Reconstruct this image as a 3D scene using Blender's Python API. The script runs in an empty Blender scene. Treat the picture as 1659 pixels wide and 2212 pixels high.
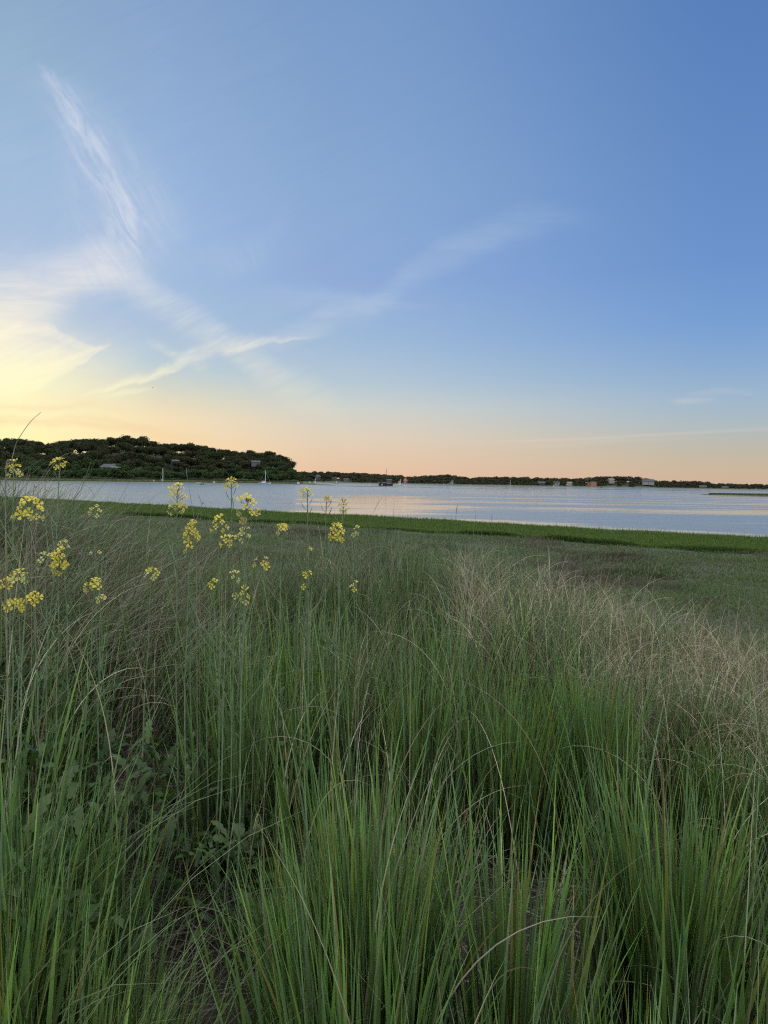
import bpy, math, random
import numpy as np
from mathutils import Vector, Matrix

random.seed(7)
rng = np.random.default_rng(11)
S = bpy.context.scene
COL = S.collection
R = math.radians

# ------------------------------------------------------------------ camera
FPX = 1536.0                      # focal length in pixels of a 1659 x 2212 picture
EYE = Vector((0.0, 0.0, 6.0))
PITCH, ROLL = R(-2.62), R(1.0)
fwd = Vector((0, math.cos(PITCH), math.sin(PITCH)))
up0 = Vector((0, -math.sin(PITCH), math.cos(PITCH)))
rt0 = Vector((1, 0, 0))
cr, sr = math.cos(ROLL), math.sin(ROLL)
right = rt0 * cr + up0 * sr
up = up0 * cr - rt0 * sr
cam_data = bpy.data.cameras.new('camera')
cam_data.sensor_fit = 'VERTICAL'
cam_data.sensor_height = 36.0
cam_data.lens = 36.0 * FPX / 2212.0
cam_data.clip_start = 0.05
cam_data.clip_end = 20000
cam = bpy.data.objects.new('camera', cam_data)
COL.objects.link(cam)
mw = Matrix((right, up, -fwd)).transposed().to_4x4()
mw.translation = EYE
cam.matrix_world = mw
S.camera = cam


def ray(u, v):
    return (right * ((u - 829.5) / FPX) + up * ((1106 - v) / FPX) + fwd).normalized()


def at(u, v, depth):
    """the point of the place seen at (u, v), depth metres ahead"""
    d = ray(u, v)
    return EYE + d * (depth / d.y)


def hor(u):
    return 1106 - 70.3 + (u - 829.5) * math.tan(ROLL)


def srgb(r, g, b):
    f = lambda c: c / 12.92 if c <= 0.04045 else ((c + 0.055) / 1.055) ** 2.4
    return (f(r / 255), f(g / 255), f(b / 255))


# ------------------------------------------------------------------ node helper
class N:
    def __init__(s, tree):
        s.t = tree
        s.n = tree.nodes
        s.l = tree.links

    def new(s, kind, **kw):
        n = s.n.new(kind)
        for k, v in kw.items():
            setattr(n, k, v)
        return n

    def put(s, sock, v):
        if isinstance(v, bpy.types.NodeSocket):
            s.l.new(v, sock)
        elif v is not None:
            sock.default_value = v

    def m(s, op, a, b=None, c=None, clamp=False):
        n = s.new('ShaderNodeMath', operation=op)
        n.use_clamp = clamp
        s.put(n.inputs[0], a)
        s.put(n.inputs[1], b)
        s.put(n.inputs[2], c)
        return n.outputs[0]

    def mix(s, f, a, b, blend='MIX'):
        n = s.new('ShaderNodeMix', data_type='RGBA', blend_type=blend)
        n.clamp_factor = True
        s.put(n.inputs[0], f)
        for k, v in ((6, a), (7, b)):
            if isinstance(v, tuple) and len(v) == 3:
                v = (*v, 1)
            s.put(n.inputs[k], v)
        return n.outputs[2]

    def noise(s, vec, scale, detail=4, rough=0.55, dist=0.0):
        n = s.new('ShaderNodeTexNoise')
        s.put(n.inputs['Vector'], vec)
        n.inputs['Scale'].default_value = scale
        n.inputs['Detail'].default_value = detail
        n.inputs['Roughness'].default_value = rough
        n.inputs['Distortion'].default_value = dist
        return n.outputs['Fac']

    def ramp(s, f, stops, interp='LINEAR'):
        n = s.new('ShaderNodeValToRGB')
        cr_ = n.color_ramp
        cr_.interpolation = interp
        while len(cr_.elements) < len(stops):
            cr_.elements.new(0.5)
        for e, (p, c) in zip(cr_.elements, sorted(stops, key=lambda q: q[0])):
            e.position = p
            e.color = (*c, 1) if not isinstance(c, (int, float)) else (c, c, c, 1)
        s.put(n.inputs[0], f)
        return n.outputs[0]

    def maprange(s, v, a, b, c=0.0, d=1.0, kind='LINEAR'):
        n = s.new('ShaderNodeMapRange', interpolation_type=kind)
        for k, x in enumerate((v, a, b, c, d)):
            s.put(n.inputs[k], x)
        return n.outputs[0]

    def comb(s, x, y, z):
        n = s.new('ShaderNodeCombineXYZ')
        for k, q in enumerate((x, y, z)):
            s.put(n.inputs[k], q)
        return n.outputs[0]

    def curve(s, v, pts):
        """piecewise smooth function v -> value through pts (both 0..1)"""
        n = s.new('ShaderNodeFloatCurve')
        c = n.mapping.curves[0]
        while len(c.points) < len(pts):
            c.points.new(0.5, 0.5)
        for p, (x, y) in zip(c.points, pts):
            p.location = (x, y)
            p.handle_type = 'AUTO_CLAMPED'
        n.mapping.update()
        n.inputs[0].default_value = 1
        s.put(n.inputs[1], v)
        return n.outputs[0]


# ------------------------------------------------------------------ sky
SUN_DIR = ray(34, 968)                       # the sun stands just behind the headland's trees
SUN_EL = math.asin(SUN_DIR.z)
SUN_AZ = math.atan2(SUN_DIR.x, SUN_DIR.y)

world = bpy.data.worlds.new('World')
S.world = world
world.use_nodes = True
wt = world.node_tree
wt.nodes.clear()
w = N(wt)
gen = w.new('ShaderNodeTexCoord').outputs['Generated']
sep = w.new('ShaderNodeSeparateXYZ')
wt.links.new(gen, sep.inputs[0])
dx, dy, dz = sep.outputs
dyc = w.m('MAXIMUM', dy, 0.06)
tx = w.m('DIVIDE', dx, dyc)                  # direction as slopes sideways / upward of north (+Y)
tz = w.m('DIVIDE', dz, dyc)
el = w.m('DIVIDE', w.m('ARCSINE', dz), R(60.0), clamp=True)
az = w.m('ARCTAN2', dx, dy)
daz = w.m('ABSOLUTE', w.m('SUBTRACT', az, SUN_AZ))
daz = w.m('MINIMUM', daz, w.m('SUBTRACT', 2 * math.pi, daz))


def elev(u, v):
    return max(0.0, math.asin(ray(u, v).z)) / R(60.0)


ramps = []
SKYCOLS = {
    -20: [(1020, (252, 228, 160)), (950, (255, 249, 184)), (900, (254, 248, 196)), (860, (250, 240, 192)), (810, (226, 226, 204)),
          (740, (190, 207, 222)), (640, (166, 192, 222)), (480, (152, 184, 220)), (300, (146, 180, 216)), (100, (134, 170, 202)), (0, (128, 164, 198)), (-500, (110, 148, 190))],
    360: [(1020, (246, 212, 168)), (960, (246, 220, 178)), (900, (240, 220, 184)), (850, (212, 212, 196)), (790, (176, 200, 216)),
          (700, (154, 186, 220)), (500, (146, 180, 222)), (300, (138, 172, 214)), (100, (128, 162, 204)), (0, (122, 156, 200)), (-500, (100, 140, 190))],
    700: [(1030, (231, 192, 162)), (990, (228, 200, 173)), (940, (222, 207, 188)), (880, (202, 208, 204)), (820, (174, 197, 215)),
          (740, (154, 184, 217)), (600, (136, 168, 216)), (400, (130, 165, 210)), (150, (120, 155, 202)), (0, (114, 150, 198)), (-500, (96, 134, 186))],
    1659: [(1048, (208, 180, 155)), (1010, (204, 184, 160)), (970, (192, 186, 170)), (920, (176, 188, 192)), (860, (160, 184, 206)),
           (780, (138, 172, 210)), (690, (120, 160, 212)), (550, (108, 148, 206)), (300, (98, 138, 196)), (0, (88, 128, 188)), (-500, (80, 118, 178))],
}
for uu, lst in SKYCOLS.items():
    ramps.append(w.ramp(el, [(elev(uu, vv), srgb(*c)) for vv, c in lst], 'EASE' if False else 'LINEAR'))
dd = [abs(math.atan2(ray(uu, 980).x, ray(uu, 980).y) - SUN_AZ) for uu in SKYCOLS]
sky = ramps[0]
prev = 0.0
for k in range(1, 4):
    f = w.maprange(daz, dd[k - 1] if k > 1 else 0.0, dd[k], kind='SMOOTHSTEP' if k > 2 else 'LINEAR')
    sky = w.mix(f, sky, ramps[k])

# cirrus: every streak is a curve over the sky's slopes, with its own width and strength
fib_v = w.comb(w.m('MULTIPLY', tx, 5.0), w.m('MULTIPLY', tz, 26.0), 0.0)
rot = w.new('ShaderNodeVectorRotate', rotation_type='Z_AXIS')
wt.links.new(w.comb(tx, tz, 0.0), rot.inputs['Vector'])
rot.inputs['Angle'].default_value = R(-24)
rs = w.new('ShaderNodeSeparateXYZ')
wt.links.new(rot.outputs[0], rs.inputs[0])
fibA = w.noise(w.comb(w.m('MULTIPLY', rs.outputs[0], 4.0), w.m('MULTIPLY', rs.outputs[1], 34.0), 3.0), 1.9, 9, 0.66, 0.8)
rot2 = w.new('ShaderNodeVectorRotate', rotation_type='Z_AXIS')
wt.links.new(w.comb(tx, tz, 0.0), rot2.inputs['Vector'])
rot2.inputs['Angle'].default_value = R(58)
rs2 = w.new('ShaderNodeSeparateXYZ')
wt.links.new(rot2.outputs[0], rs2.inputs[0])
fibB = w.noise(w.comb(w.m('MULTIPLY', rs2.outputs[0], 5.0), w.m('MULTIPLY', rs2.outputs[1], 22.0), 9.0), 2.2, 9, 0.68, 1.2)
fibC = w.noise(w.comb(w.m('MULTIPLY', tx, 3.0), w.m('MULTIPLY', tz, 30.0), 5.0), 2.4, 8, 0.66, 0.6)
warp = w.noise(w.comb(tx, tz, 1.0), 9.0, 5, 0.6)
warp2 = w.noise(w.comb(tx, tz, 4.0), 7.0, 5, 0.6)
txw = w.m('ADD', tx, w.m('MULTIPLY', w.m('SUBTRACT', warp, 0.5), 0.05))
tzw = w.m('ADD', tz, w.m('MULTIPLY', w.m('SUBTRACT', warp2, 0.5), 0.05))
front = w.maprange(dy, 0.1, 0.3)


def slopes(u, v):
    d = ray(u, v)
    return d.x / d.y, d.z / d.y


def streak(pts, fib, amount, vertical=False, warped=True, below=1.0):
    """pts: (u, v, half-width px, strength)"""
    P = [(*slopes(u, v), hw / FPX, s) for u, v, hw, s in pts]
    if vertical:
        P = [(z, x, h, s) for x, z, h, s in P]
    P.sort()
    a0, a1 = P[0][0], P[-1][0]
    b0 = min(p[1] for p in P)
    b1 = max(p[1] for p in P) + 1e-4
    hmax = max(p[2] for p in P)
    A, B = (tzw, txw) if vertical else (txw, tzw)
    if not warped:
        A, B = (tz, tx) if vertical else (tx, tz)
    q = w.maprange(A, a0, a1)
    q.node.clamp = True
    n = lambda x: (x - a0) / (a1 - a0)
    c = w.curve(q, [(n(p[0]), (p[1] - b0) / (b1 - b0)) for p in P])
    centre = w.m('ADD', w.m('MULTIPLY', c, b1 - b0), b0)
    hw = w.m('MULTIPLY', w.curve(q, [(n(p[0]), p[2] / hmax) for p in P]), hmax)
    st = w.curve(q, [(n(p[0]), p[3]) for p in P])
    sd = w.m('DIVIDE', w.m('SUBTRACT', B, centre), hw)
    dist = w.m('MAXIMUM', sd, w.m('MULTIPLY', sd, -below))
    body = w.maprange(dist, 0.0, 1.6, 1.0, 0.0, 'SMOOTHERSTEP')
    body = w.m('MULTIPLY', body, st)
    fb = w.maprange(fib, 0.38, 0.64, 1.0 - amount, 1.0 + amount * 0.3)
    return w.m('MULTIPLY', body, fb)


cl = []
cl.append(streak([(90, 135, 18, 0), (114, 168, 24, .42), (142, 208, 28, .55), (170, 255, 32, .52), (192, 305, 36, .58), (218, 357, 36, .60), (246, 405, 32, .58), (262, 445, 34, .50), (265, 495, 42, .44), (255, 545, 52, .38), (225, 595, 60, .2), (190, 640, 60, 0)], fibB, .95, True))
cl.append(streak([(100, 130, 60, 0), (175, 250, 85, .22), (250, 400, 110, .30), (275, 480, 120, .30), (250, 560, 110, .30), (200, 640, 110, 0)], fibB, .55, True))
cl.append(streak([(-140, 690, 120, .62), (0, 660, 95, .62), (80, 630, 75, .62), (160, 595, 62, .60), (225, 575, 56, .55), (280, 590, 44, .38), (330, 620, 34, .2), (380, 650, 30, 0)], fibC, .35))
cl.append(streak([(-140, 838, 120, .98), (0, 832, 115, .96), (60, 818, 95, .86), (130, 795, 62, .72), (175, 775, 32, .58), (207, 758, 10, .5), (240, 752, 6, 0)], fibA, .45, below=3.5))
cl.append(streak([(-140, 720, 16, .5), (0, 712, 14, .5), (60, 700, 14, .45), (130, 722, 12, .4), (190, 750, 8, .3), (230, 760, 5, 0)], fibA, .6))
cl.append(streak([(165, 866, 7, 0), (215, 850, 9, .5), (290, 828, 12, .78), (350, 808, 15, .80), (425, 770, 24, .66), (500, 746, 24, .60), (580, 736, 11, .50), (650, 728, 6, .3), (720, 722, 6, 0)], fibA, .5, below=2.0))
cl.append(streak([(180, 872, 6, 0), (240, 858, 7, .35), (300, 845, 6, .3), (350, 836, 4, 0)], fibC, .5))
cl.append(streak([(250, 610, 30, 0), (310, 630, 44, .24), (400, 680, 40, .31), (470, 715, 34, .32), (520, 760, 40, .28), (600, 820, 44, .26), (700, 880, 50, .14), (780, 950, 40, 0)], fibA, .45))
cl.append(streak([(310, 735, 12, 0), (360, 756, 13, .30), (410, 776, 16, .35), (460, 790, 20, 0)], fibA, .6))
cl.append(streak([(520, 752, 20, .0), (650, 712, 28, .22), (800, 655, 28, .24), (900, 590, 32, .18), (1010, 525, 42, .22), (1130, 480, 36, .18), (1240, 468, 26, .08), (1330, 480, 20, 0)], fibC, .45))
cl.append(streak([(300, 480, 26, 0), (400, 560, 30, .05), (520, 560, 40, .12), (640, 420, 30, 0)], fibB, .5))
cl.append(streak([(500, 640, 30, 0), (700, 648, 22, .16), (860, 655, 9, .14), (960, 660, 6, 0)], fibC, .3))
cl.append(streak([(1440, 872, 5, 0), (1475, 870, 8, .28), (1520, 868, 7, .18), (1560, 866, 5, 0)], fibC, .5))
cl.append(streak([(1470, 855, 8, 0), (1540, 848, 9, .14), (1600, 846, 7, .12), (1650, 845, 5, 0)], fibC, .5))
cl.append(streak([(850, 962, 3, 0), (1050, 955, 5, .10), (1230, 949, 4, .22), (1440, 938, 4, .20), (1700, 924, 6, .16)], fibC, .4, False, False))
cl.append(streak([(1050, 970, 3, 0), (1200, 962, 6, .10), (1400, 950, 5, .08), (1600, 946, 4, 0)], fibC, .4, False, False))
FILL_SKY = (2.7, 2.62, 2.35)
cl.append(streak([(-140, 790, 130, .62), (40, 785, 115, .52), (200, 815, 90, .28), (340, 850, 70, 0)], fibC, .25))
cov = cl[0]
for c in cl[1:]:
    cov = w.m('SUBTRACT', 1.0, w.m('MULTIPLY', w.m('SUBTRACT', 1.0, cov), w.m('SUBTRACT', 1.0, c)))
cov = w.m('MULTIPLY', cov, front, clamp=True)
# thin overall veil with fibres
veil = w.m('MULTIPLY', w.maprange(fibA, 0.3, 0.8, 0.6, 1.0), w.maprange(daz, 0.0, R(52), 0.24, 0.0))
cov = w.m('ADD', cov, veil, clamp=True)
ccol = w.mix(w.maprange(daz, R(0), R(34)), w.ramp(el, [(0.0, srgb(255, 225, 160)), (0.10, srgb(255, 252, 205)), (0.17, srgb(252, 244, 222)), (0.24, srgb(228, 228, 232)), (0.40, srgb(204, 214, 232)), (0.6, srgb(196, 206, 228))]),
             w.ramp(el, [(0.0, srgb(240, 205, 170)), (0.10, srgb(232, 222, 205)), (0.2, srgb(190, 208, 226)), (0.5, srgb(165, 195, 228))]))
sky = w.mix(cov, sky, ccol)
# greyish pink low bands below the glow
band = streak([(-120, 905, 12, .5), (80, 908, 12, .5), (250, 925, 14, .55), (420, 955, 16, .45), (560, 975, 16, .25), (700, 985, 14, 0)], fibC, .5)
sky = w.mix(w.m('MULTIPLY', band, front), sky, srgb(240, 212, 168))
band2 = streak([(-120, 868, 6, .3), (60, 876, 8, .4), (200, 884, 8, .3), (330, 896, 8, 0)], fibC, .4)
sky = w.mix(w.m('MULTIPLY', band2, front), sky, srgb(244, 220, 176))
# bright unseen veil added overhead and behind the viewer to light the grass
over = w.maprange(dz, math.sin(R(40)), math.sin(R(62)), kind='SMOOTHSTEP')
back = w.m('MULTIPLY', w.maprange(daz, R(75), R(120), kind='SMOOTHSTEP'), w.maprange(dz, 0.0, 0.2))
fill_mask = w.m('MAXIMUM', over, w.m('MULTIPLY', back, 0.45))
vn = w.new('ShaderNodeTexNoise')
wt.links.new(gen, vn.inputs['Vector'])
vn.inputs['Scale'].default_value = 3.0
fill_mask = w.m('MULTIPLY', fill_mask, w.maprange(vn.outputs['Fac'], 0.3, 0.6, 0.7, 1.0))
sky = w.mix(fill_mask, sky, FILL_SKY)
nish = w.new('ShaderNodeTexSky', sky_type='NISHITA')
nish.sun_disc = False
nish.sun_elevation = SUN_EL
nish.sun_rotation = SUN_AZ
nish.altitude = 0
nish.dust_density = 1.0
WSTR = 0.12
scaled = w.new('ShaderNodeVectorMath', operation='SCALE')
wt.links.new(sky, scaled.inputs[0])
scaled.inputs['Scale'].default_value = 1.0 / WSTR
sky = w.mix(0.02, scaled.outputs[0], nish.outputs[0])
bg = w.new('ShaderNodeBackground')
wt.links.new(sky, bg.inputs[0])
bg.inputs[1].default_value = WSTR
wo = w.new('ShaderNodeOutputWorld')
wt.links.new(bg.outputs[0], wo.inputs[0])
world.cycles.sampling_method = 'MANUAL'
world.cycles.sample_map_resolution = 512

# ------------------------------------------------------------------ sun
sun_data = bpy.data.lights.new('sun', 'SUN')
sun_data.energy = 2.4
sun_data.angle = R(0.5)
sun_data.color = (1.0, 0.60, 0.34)
sun = bpy.data.objects.new('sun', sun_data)
COL.objects.link(sun)
sd = Vector((math.sin(SUN_AZ) * math.cos(SUN_EL), math.cos(SUN_AZ) * math.cos(SUN_EL), math.sin(SUN_EL)))
sun.rotation_euler = sd.to_track_quat('Z', 'Y').to_euler()

S.view_settings.view_transform = 'Standard'
S.view_settings.look = 'None'
S.view_settings.exposure = 0.0
S.view_settings.gamma = 1.0
S.render.film_transparent = False
S.cycles.filter_width = 1.2
S.cycles.use_denoising = False
S.cycles.max_bounces = 6
S.cycles.diffuse_bounces = 4
S.cycles.glossy_bounces = 3
S.cycles.transmission_bounces = 4
S.cycles.transparent_max_bounces = 4
S.cycles.caustics_reflective = False
S.cycles.caustics_refractive = False


# ------------------------------------------------------------------ mesh helpers
def tag(o, label=None, cat=None, group=None, kind=None):
    if label: o['label'] = label
    if cat: o['category'] = cat
    if group: o['group'] = group
    if kind: o['kind'] = kind
    return o


def link(name, data, parent=None, loc=None):
    o = bpy.data.objects.new(name, data)
    COL.objects.link(o)
    if parent is not None: o.parent = parent
    if loc is not None: o.location = loc
    return o


def empty(name, loc=(0, 0, 0), rz=0.0):
    o = link(name, None)
    o.location = loc
    o.rotation_euler = (0, 0, rz)
    o.empty_display_size = 0.2
    return o


def copy_tree(o, parent=None):
    c = o.copy()
    COL.objects.link(c)
    c.parent = parent
    for ch in list(o.children):
        copy_tree(ch, c)
    return c


def np_mesh(name, verts, faces, col=None, mat=None, smooth=True):
    """faces: (n, k) int array"""
    me = bpy.data.meshes.new(name)
    verts = np.asarray(verts, np.float32)
    faces = np.asarray(faces, np.int32)
    k = faces.shape[1]
    me.vertices.add(len(verts))
    me.vertices.foreach_set('co', verts.ravel())
    me.loops.add(faces.size)
    me.loops.foreach_set('vertex_index', faces.ravel())
    me.polygons.add(len(faces))
    me.polygons.foreach_set('loop_start', np.arange(0, faces.size, k, dtype=np.int32))
    me.polygons.foreach_set('use_smooth', np.full(len(faces), smooth))
    me.update(calc_edges=True)
    if col is not None:
        a = me.color_attributes.new('Col', 'FLOAT_COLOR', 'POINT')
        c = np.ones((len(verts), 4), np.float32)
        c[:, :3] = col
        a.data.foreach_set('color', c.ravel())
    if mat: me.materials.append(mat)
    return me


class MB:
    """collects simple shapes into one mesh"""
    def __init__(s):
        s.v, s.f, s.mi = [], [], []

    def poly(s, pts, mi=0):
        b = len(s.v)
        s.v += [tuple(p) for p in pts]
        s.f.append(tuple(range(b, b + len(pts))))
        s.mi.append(mi)

    def grid(s, rows, closed=False, mi=0, flip=False):
        b = len(s.v)
        n = len(rows[0])
        for r in rows: s.v += [tuple(p) for p in r]
        for i in range(len(rows) - 1):
            for j in range(n if closed else n - 1):
                k = (j + 1) % n
                q = (b + i * n + j, b + i * n + k, b + (i + 1) * n + k, b + (i + 1) * n + j)
                s.f.append(q[::-1] if flip else q)
                s.mi.append(mi)
        return b

    def box(s, c, d, mi=0):
        x, y, z = c
        a, b_, h = d[0] / 2, d[1] / 2, d[2] / 2
        b = len(s.v)
        s.v += [(x + i * a, y + j * b_, z + k * h) for k in (-1, 1) for i, j in ((-1, -1), (1, -1), (1, 1), (-1, 1))]
        for f in ((3, 2, 1, 0), (4, 5, 6, 7), (0, 1, 5, 4), (1, 2, 6, 5), (2, 3, 7, 6), (3, 0, 4, 7)):
            s.f.append(tuple(b + i for i in f))
            s.mi.append(mi)

    def tube(s, pts, rad, n=6, mi=0, cap=True):
        pts = [Vector(p) for p in pts]
        if not isinstance(rad, (list, tuple)): rad = [rad] * len(pts)
        rows = []
        ref = None
        for i, p in enumerate(pts):
            t = (pts[min(i + 1, len(pts) - 1)] - pts[max(i - 1, 0)]).normalized()
            if ref is None:
                ref = Vector((0, 0, 1)) if abs(t.z) < 0.9 else Vector((1, 0, 0))
            a = t.cross(ref).normalized()
            b = a.cross(t)
            ref = b
            rows.append([p + (a * math.cos(q) + b * math.sin(q)) * rad[i] for q in [2 * math.pi * j / n for j in range(n)]])
        s.grid(rows, True, mi)
        if cap:
            s.poly(rows[0], mi)
            s.poly(rows[-1][::-1], mi)

    def data(s, name, mats, smooth=False):
        me = bpy.data.meshes.new(name)
        me.from_pydata(s.v, [], s.f)
        for m in (mats if isinstance(mats, (list, tuple)) else [mats]): me.materials.append(m)
        me.polygons.foreach_set('material_index', s.mi)
        if smooth: me.polygons.foreach_set('use_smooth', [True] * len(s.f))
        me.update()
        return me


# ------------------------------------------------------------------ materials
def mat(name):
    m = bpy.data.materials.new(name)
    m.use_nodes = True
    m.node_tree.nodes.clear()
    n = N(m.node_tree)
    out = n.new('ShaderNodeOutputMaterial')
    return m, n, out


def principled(n, col, rough=0.7, **kw):
    p = n.new('ShaderNodeBsdfPrincipled')
    n.put(p.inputs['Base Color'], (*col, 1) if isinstance(col, tuple) and len(col) == 3 else col)
    n.put(p.inputs['Roughness'], rough)
    for k, v in kw.items():
        n.put(p.inputs[k.replace('_', ' ')], v)
    return p


def paint(name, col, rough=0.6, var=0.15, scale=2.0, metallic=0.0):
    m, n, out = mat(name)
    g = n.new('ShaderNodeTexCoord').outputs['Object']
    f = n.noise(g, scale, 5, 0.6)
    c2 = tuple(x * (1 - var * 2) for x in col)
    c = n.mix(n.maprange(f, 0.35, 0.65), c2, col)
    p = principled(n, c, rough, Metallic=metallic)
    m.node_tree.links.new(p.outputs[0], out.inputs[0])
    return m


def leafmat(name, trans=0.35, rough=0.55, spec=0.25, gain=1.0, attr=True, col=None, var=None):
    """two-sided plant tissue: reflects, lets light through, slight sheen"""
    m, n, out = mat(name)
    if attr:
        a = n.new('ShaderNodeAttribute', attribute_name='Col')
        c = a.outputs['Color']
    else:
        geo = n.new('ShaderNodeNewGeometry')
        f = n.noise(geo.outputs['Position'], var or 0.3, 3, 0.6)
        rnd = n.new('ShaderNodeObjectInfo').outputs['Random']
        c = n.ramp(f, [(0.30, col[0]), (0.5, col[1]), (0.70, col[2])])
        c = n.mix(n.maprange(rnd, 0, 1, 0.0, 0.55), c, col[3])
    if gain != 1.0:
        c = n.mix(1.0, c, (gain, gain, gain), 'MULTIPLY')
    d = principled(n, c, rough)
    d.inputs['Specular IOR Level'].default_value = spec
    t = n.new('ShaderNodeBsdfTranslucent')
    n.put(t.inputs[0], n.mix(1.0, c, (1.1, 1.15, 0.6), 'MULTIPLY'))
    mx = n.new('ShaderNodeMixShader')
    mx.inputs[0].default_value = trans
    m.node_tree.links.new(d.outputs[0], mx.inputs[1])
    m.node_tree.links.new(t.outputs[0], mx.inputs[2])
    m.node_tree.links.new(mx.outputs[0], out.inputs[0])
    return m


M_BLADE = leafmat('grass_blade', 0.20, 0.40, 0.5)
M_MARSH = leafmat('marsh_blade', 0.30, 0.6, 0.2)
M_WEED = leafmat('weed_leaf', 0.25, 0.5, 0.3)
M_STEM = paint('stem_green', (0.17, 0.25, 0.13), 0.6, 0.2, 30)
M_STEMP = paint('stem_purple', (0.13, 0.12, 0.10), 0.6, 0.2, 30)
M_POD = paint('pod', (0.16, 0.19, 0.08), 0.6, 0.2, 30)


def petalmat(name, a, b):
    m, n, out = mat(name)
    g = n.new('ShaderNodeTexCoord').outputs['Object']
    rnd = n.new('ShaderNodeObjectInfo').outputs['Random']
    c = n.mix(n.maprange(n.noise(g, 90, 3), .35, .65), a, b)
    c = n.mix(n.maprange(rnd, 0, 1, 0, 0.5), c, (0.62, 0.50, 0.10))
    d = principled(n, c, 0.6)
    t = n.new('ShaderNodeBsdfTranslucent')
    n.put(t.inputs[0], c)
    mx = n.new('ShaderNodeMixShader')
    mx.inputs[0].default_value = 0.45
    m.node_tree.links.new(d.outputs[0], mx.inputs[1])
    m.node_tree.links.new(t.outputs[0], mx.inputs[2])
    m.node_tree.links.new(mx.outputs[0], out.inputs[0])
    return m


M_PETAL = petalmat('petal_yellow', (0.84, 0.72, 0.05), (0.88, 0.80, 0.15))
M_PALE = petalmat('petal_pale', (0.70, 0.72, 0.22), (0.76, 0.74, 0.34))
M_FADE = petalmat('petal_faded', (0.66, 0.56, 0.24), (0.60, 0.46, 0.22))


# ------------------------------------------------------------------ terrain
def tab(us, vals):
    ts = np.array([(u - 829.5) / FPX for u in us])
    return lambda t: np.interp(t, ts, vals)


RID = tab([-300, 0, 270, 600, 780, 1000, 1300, 1500, 1659, 1900], [5.5, 6.0, 7.0, 9.0, 10.0, 9.0, 7.5, 6.5, 6.0, 5.6])
HRI = tab([-300, 0, 150, 270, 380, 600, 700, 780, 880, 1000, 1150, 1300, 1500, 1659, 1900], [5.45, 5.32, 5.02, 4.72, 4.40, 4.30, 4.42, 4.52, 4.38, 4.30, 4.26, 4.08, 3.95, 3.86, 3.8])
YST = tab([-700, -200, 100, 300, 600, 1000, 1300, 1659, 2200], [190, 170, 142, 125, 105, 90, 78, 70, 60])
YSB = tab([-700, -100, 300, 500, 1173, 1659, 2200], [106, 97, 88, 83, 62, 54, 46])


def sst(x):
    x = np.clip(x, 0, 1)
    return x * x * (3 - 2 * x)


def wav(x, y, s, seed=0):
    r = np.random.default_rng(seed)
    o = 0
    for k in range(7):
        a = r.uniform(0, 2 * np.pi)
        f = s * r.uniform(0.5, 2.0)
        o = o + np.sin((x * np.cos(a) + y * np.sin(a)) * f + r.uniform(0, 6.28)) / 7
    return o


def ground_z(x, y):
    x = np.asarray(x, float)
    y = np.asarray(y, float)
    yy = np.maximum(y, 0.6)
    t = np.clip(x / yy, -1.2, 1.2)
    rid, hr = RID(t), HRI(t)
    q = np.clip(y / rid, 0, 1)
    z = 4.45 + (hr - 4.45) * q ** 1.2 + 0.07 * wav(x, y, 2.2, 3)
    s = y - rid
    marsh = 0.88 + 0.10 * wav(x, y, 0.35, 5) + 0.22 * wav(x * .35, y, 0.28, 6) + 0.16 * np.exp(-((y - 46) / 6) ** 2) * (t > 0.2)
    z = np.where(s > 0, marsh + (z - marsh) * (1 - np.clip(s / 9, 0, 1)) ** 1.5, z)
    ysb, yst = YSB(t) + 1.2 * wav(x, y, 0.4, 8) + 3.2 * wav(x, x * .2, 0.16, 18), YST(t) + 1.0 * wav(x, y, 0.5, 9)
    z = np.where(y > ysb, marsh + (0.42 - marsh) * sst((y - ysb) / 1.5), z)
    z = np.where(y > yst, 0.42 - 2.4 * sst((y - yst) / 9.0), z)
    z = np.where(y > yst + 9, -1.98 - np.minimum((y - yst - 9) * 0.02, 2.0), z)
    return z


ang = np.concatenate([np.linspace(-180, -45, 28)[:-1], np.linspace(-45, 45, 361), np.linspace(45, 180, 28)[1:]])
rad = np.concatenate([[0.02], np.geomspace(0.3, 230, 330), np.geomspace(260, 9000, 12)])
AA, RR = np.meshgrid(np.radians(ang), rad)
gx, gy = RR * np.sin(AA), RR * np.cos(AA)
gz = ground_z(gx, gy)
na, nr = len(ang), len(rad)
idx = np.arange(nr * na).reshape(nr, na)
gf = np.stack([idx[:-1, :-1], idx[:-1, 1:], idx[1:, 1:], idx[1:, :-1]], -1).reshape(-1, 4)[:, ::-1]
m, n, out = mat('ground')
pos = n.new('ShaderNodeNewGeometry').outputs['Position']
f1 = n.noise(pos, 0.25, 5, 0.6)
f2 = n.noise(pos, 9.0, 5, 0.7)
soil = n.mix(n.maprange(f2, 0.35, 0.65), (0.010, 0.009, 0.007), (0.026, 0.022, 0.018))
msh = n.mix(n.maprange(f1, 0.4, 0.6), (0.045, 0.060, 0.028), (0.075, 0.070, 0.048))
msh = n.mix(n.maprange(f2, 0.3, 0.7), msh, (0.04, 0.05, 0.025))
sp = n.new('ShaderNodeSeparateXYZ')
n.l.new(pos, sp.inputs[0])
c = n.mix(n.maprange(sp.outputs[2], 2.2, 1.4), soil, msh)
c = n.mix(n.maprange(sp.outputs[2], 0.75, 0.5), c, (0.028, 0.036, 0.018))
p = principled(n, c, 0.95)
b = n.new('ShaderNodeBump')
b.inputs['Strength'].default_value = 0.6
b.inputs['Distance'].default_value = 0.05
n.l.new(f2, b.inputs['Height'])
n.l.new(b.outputs[0], p.inputs['Normal'])
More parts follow.
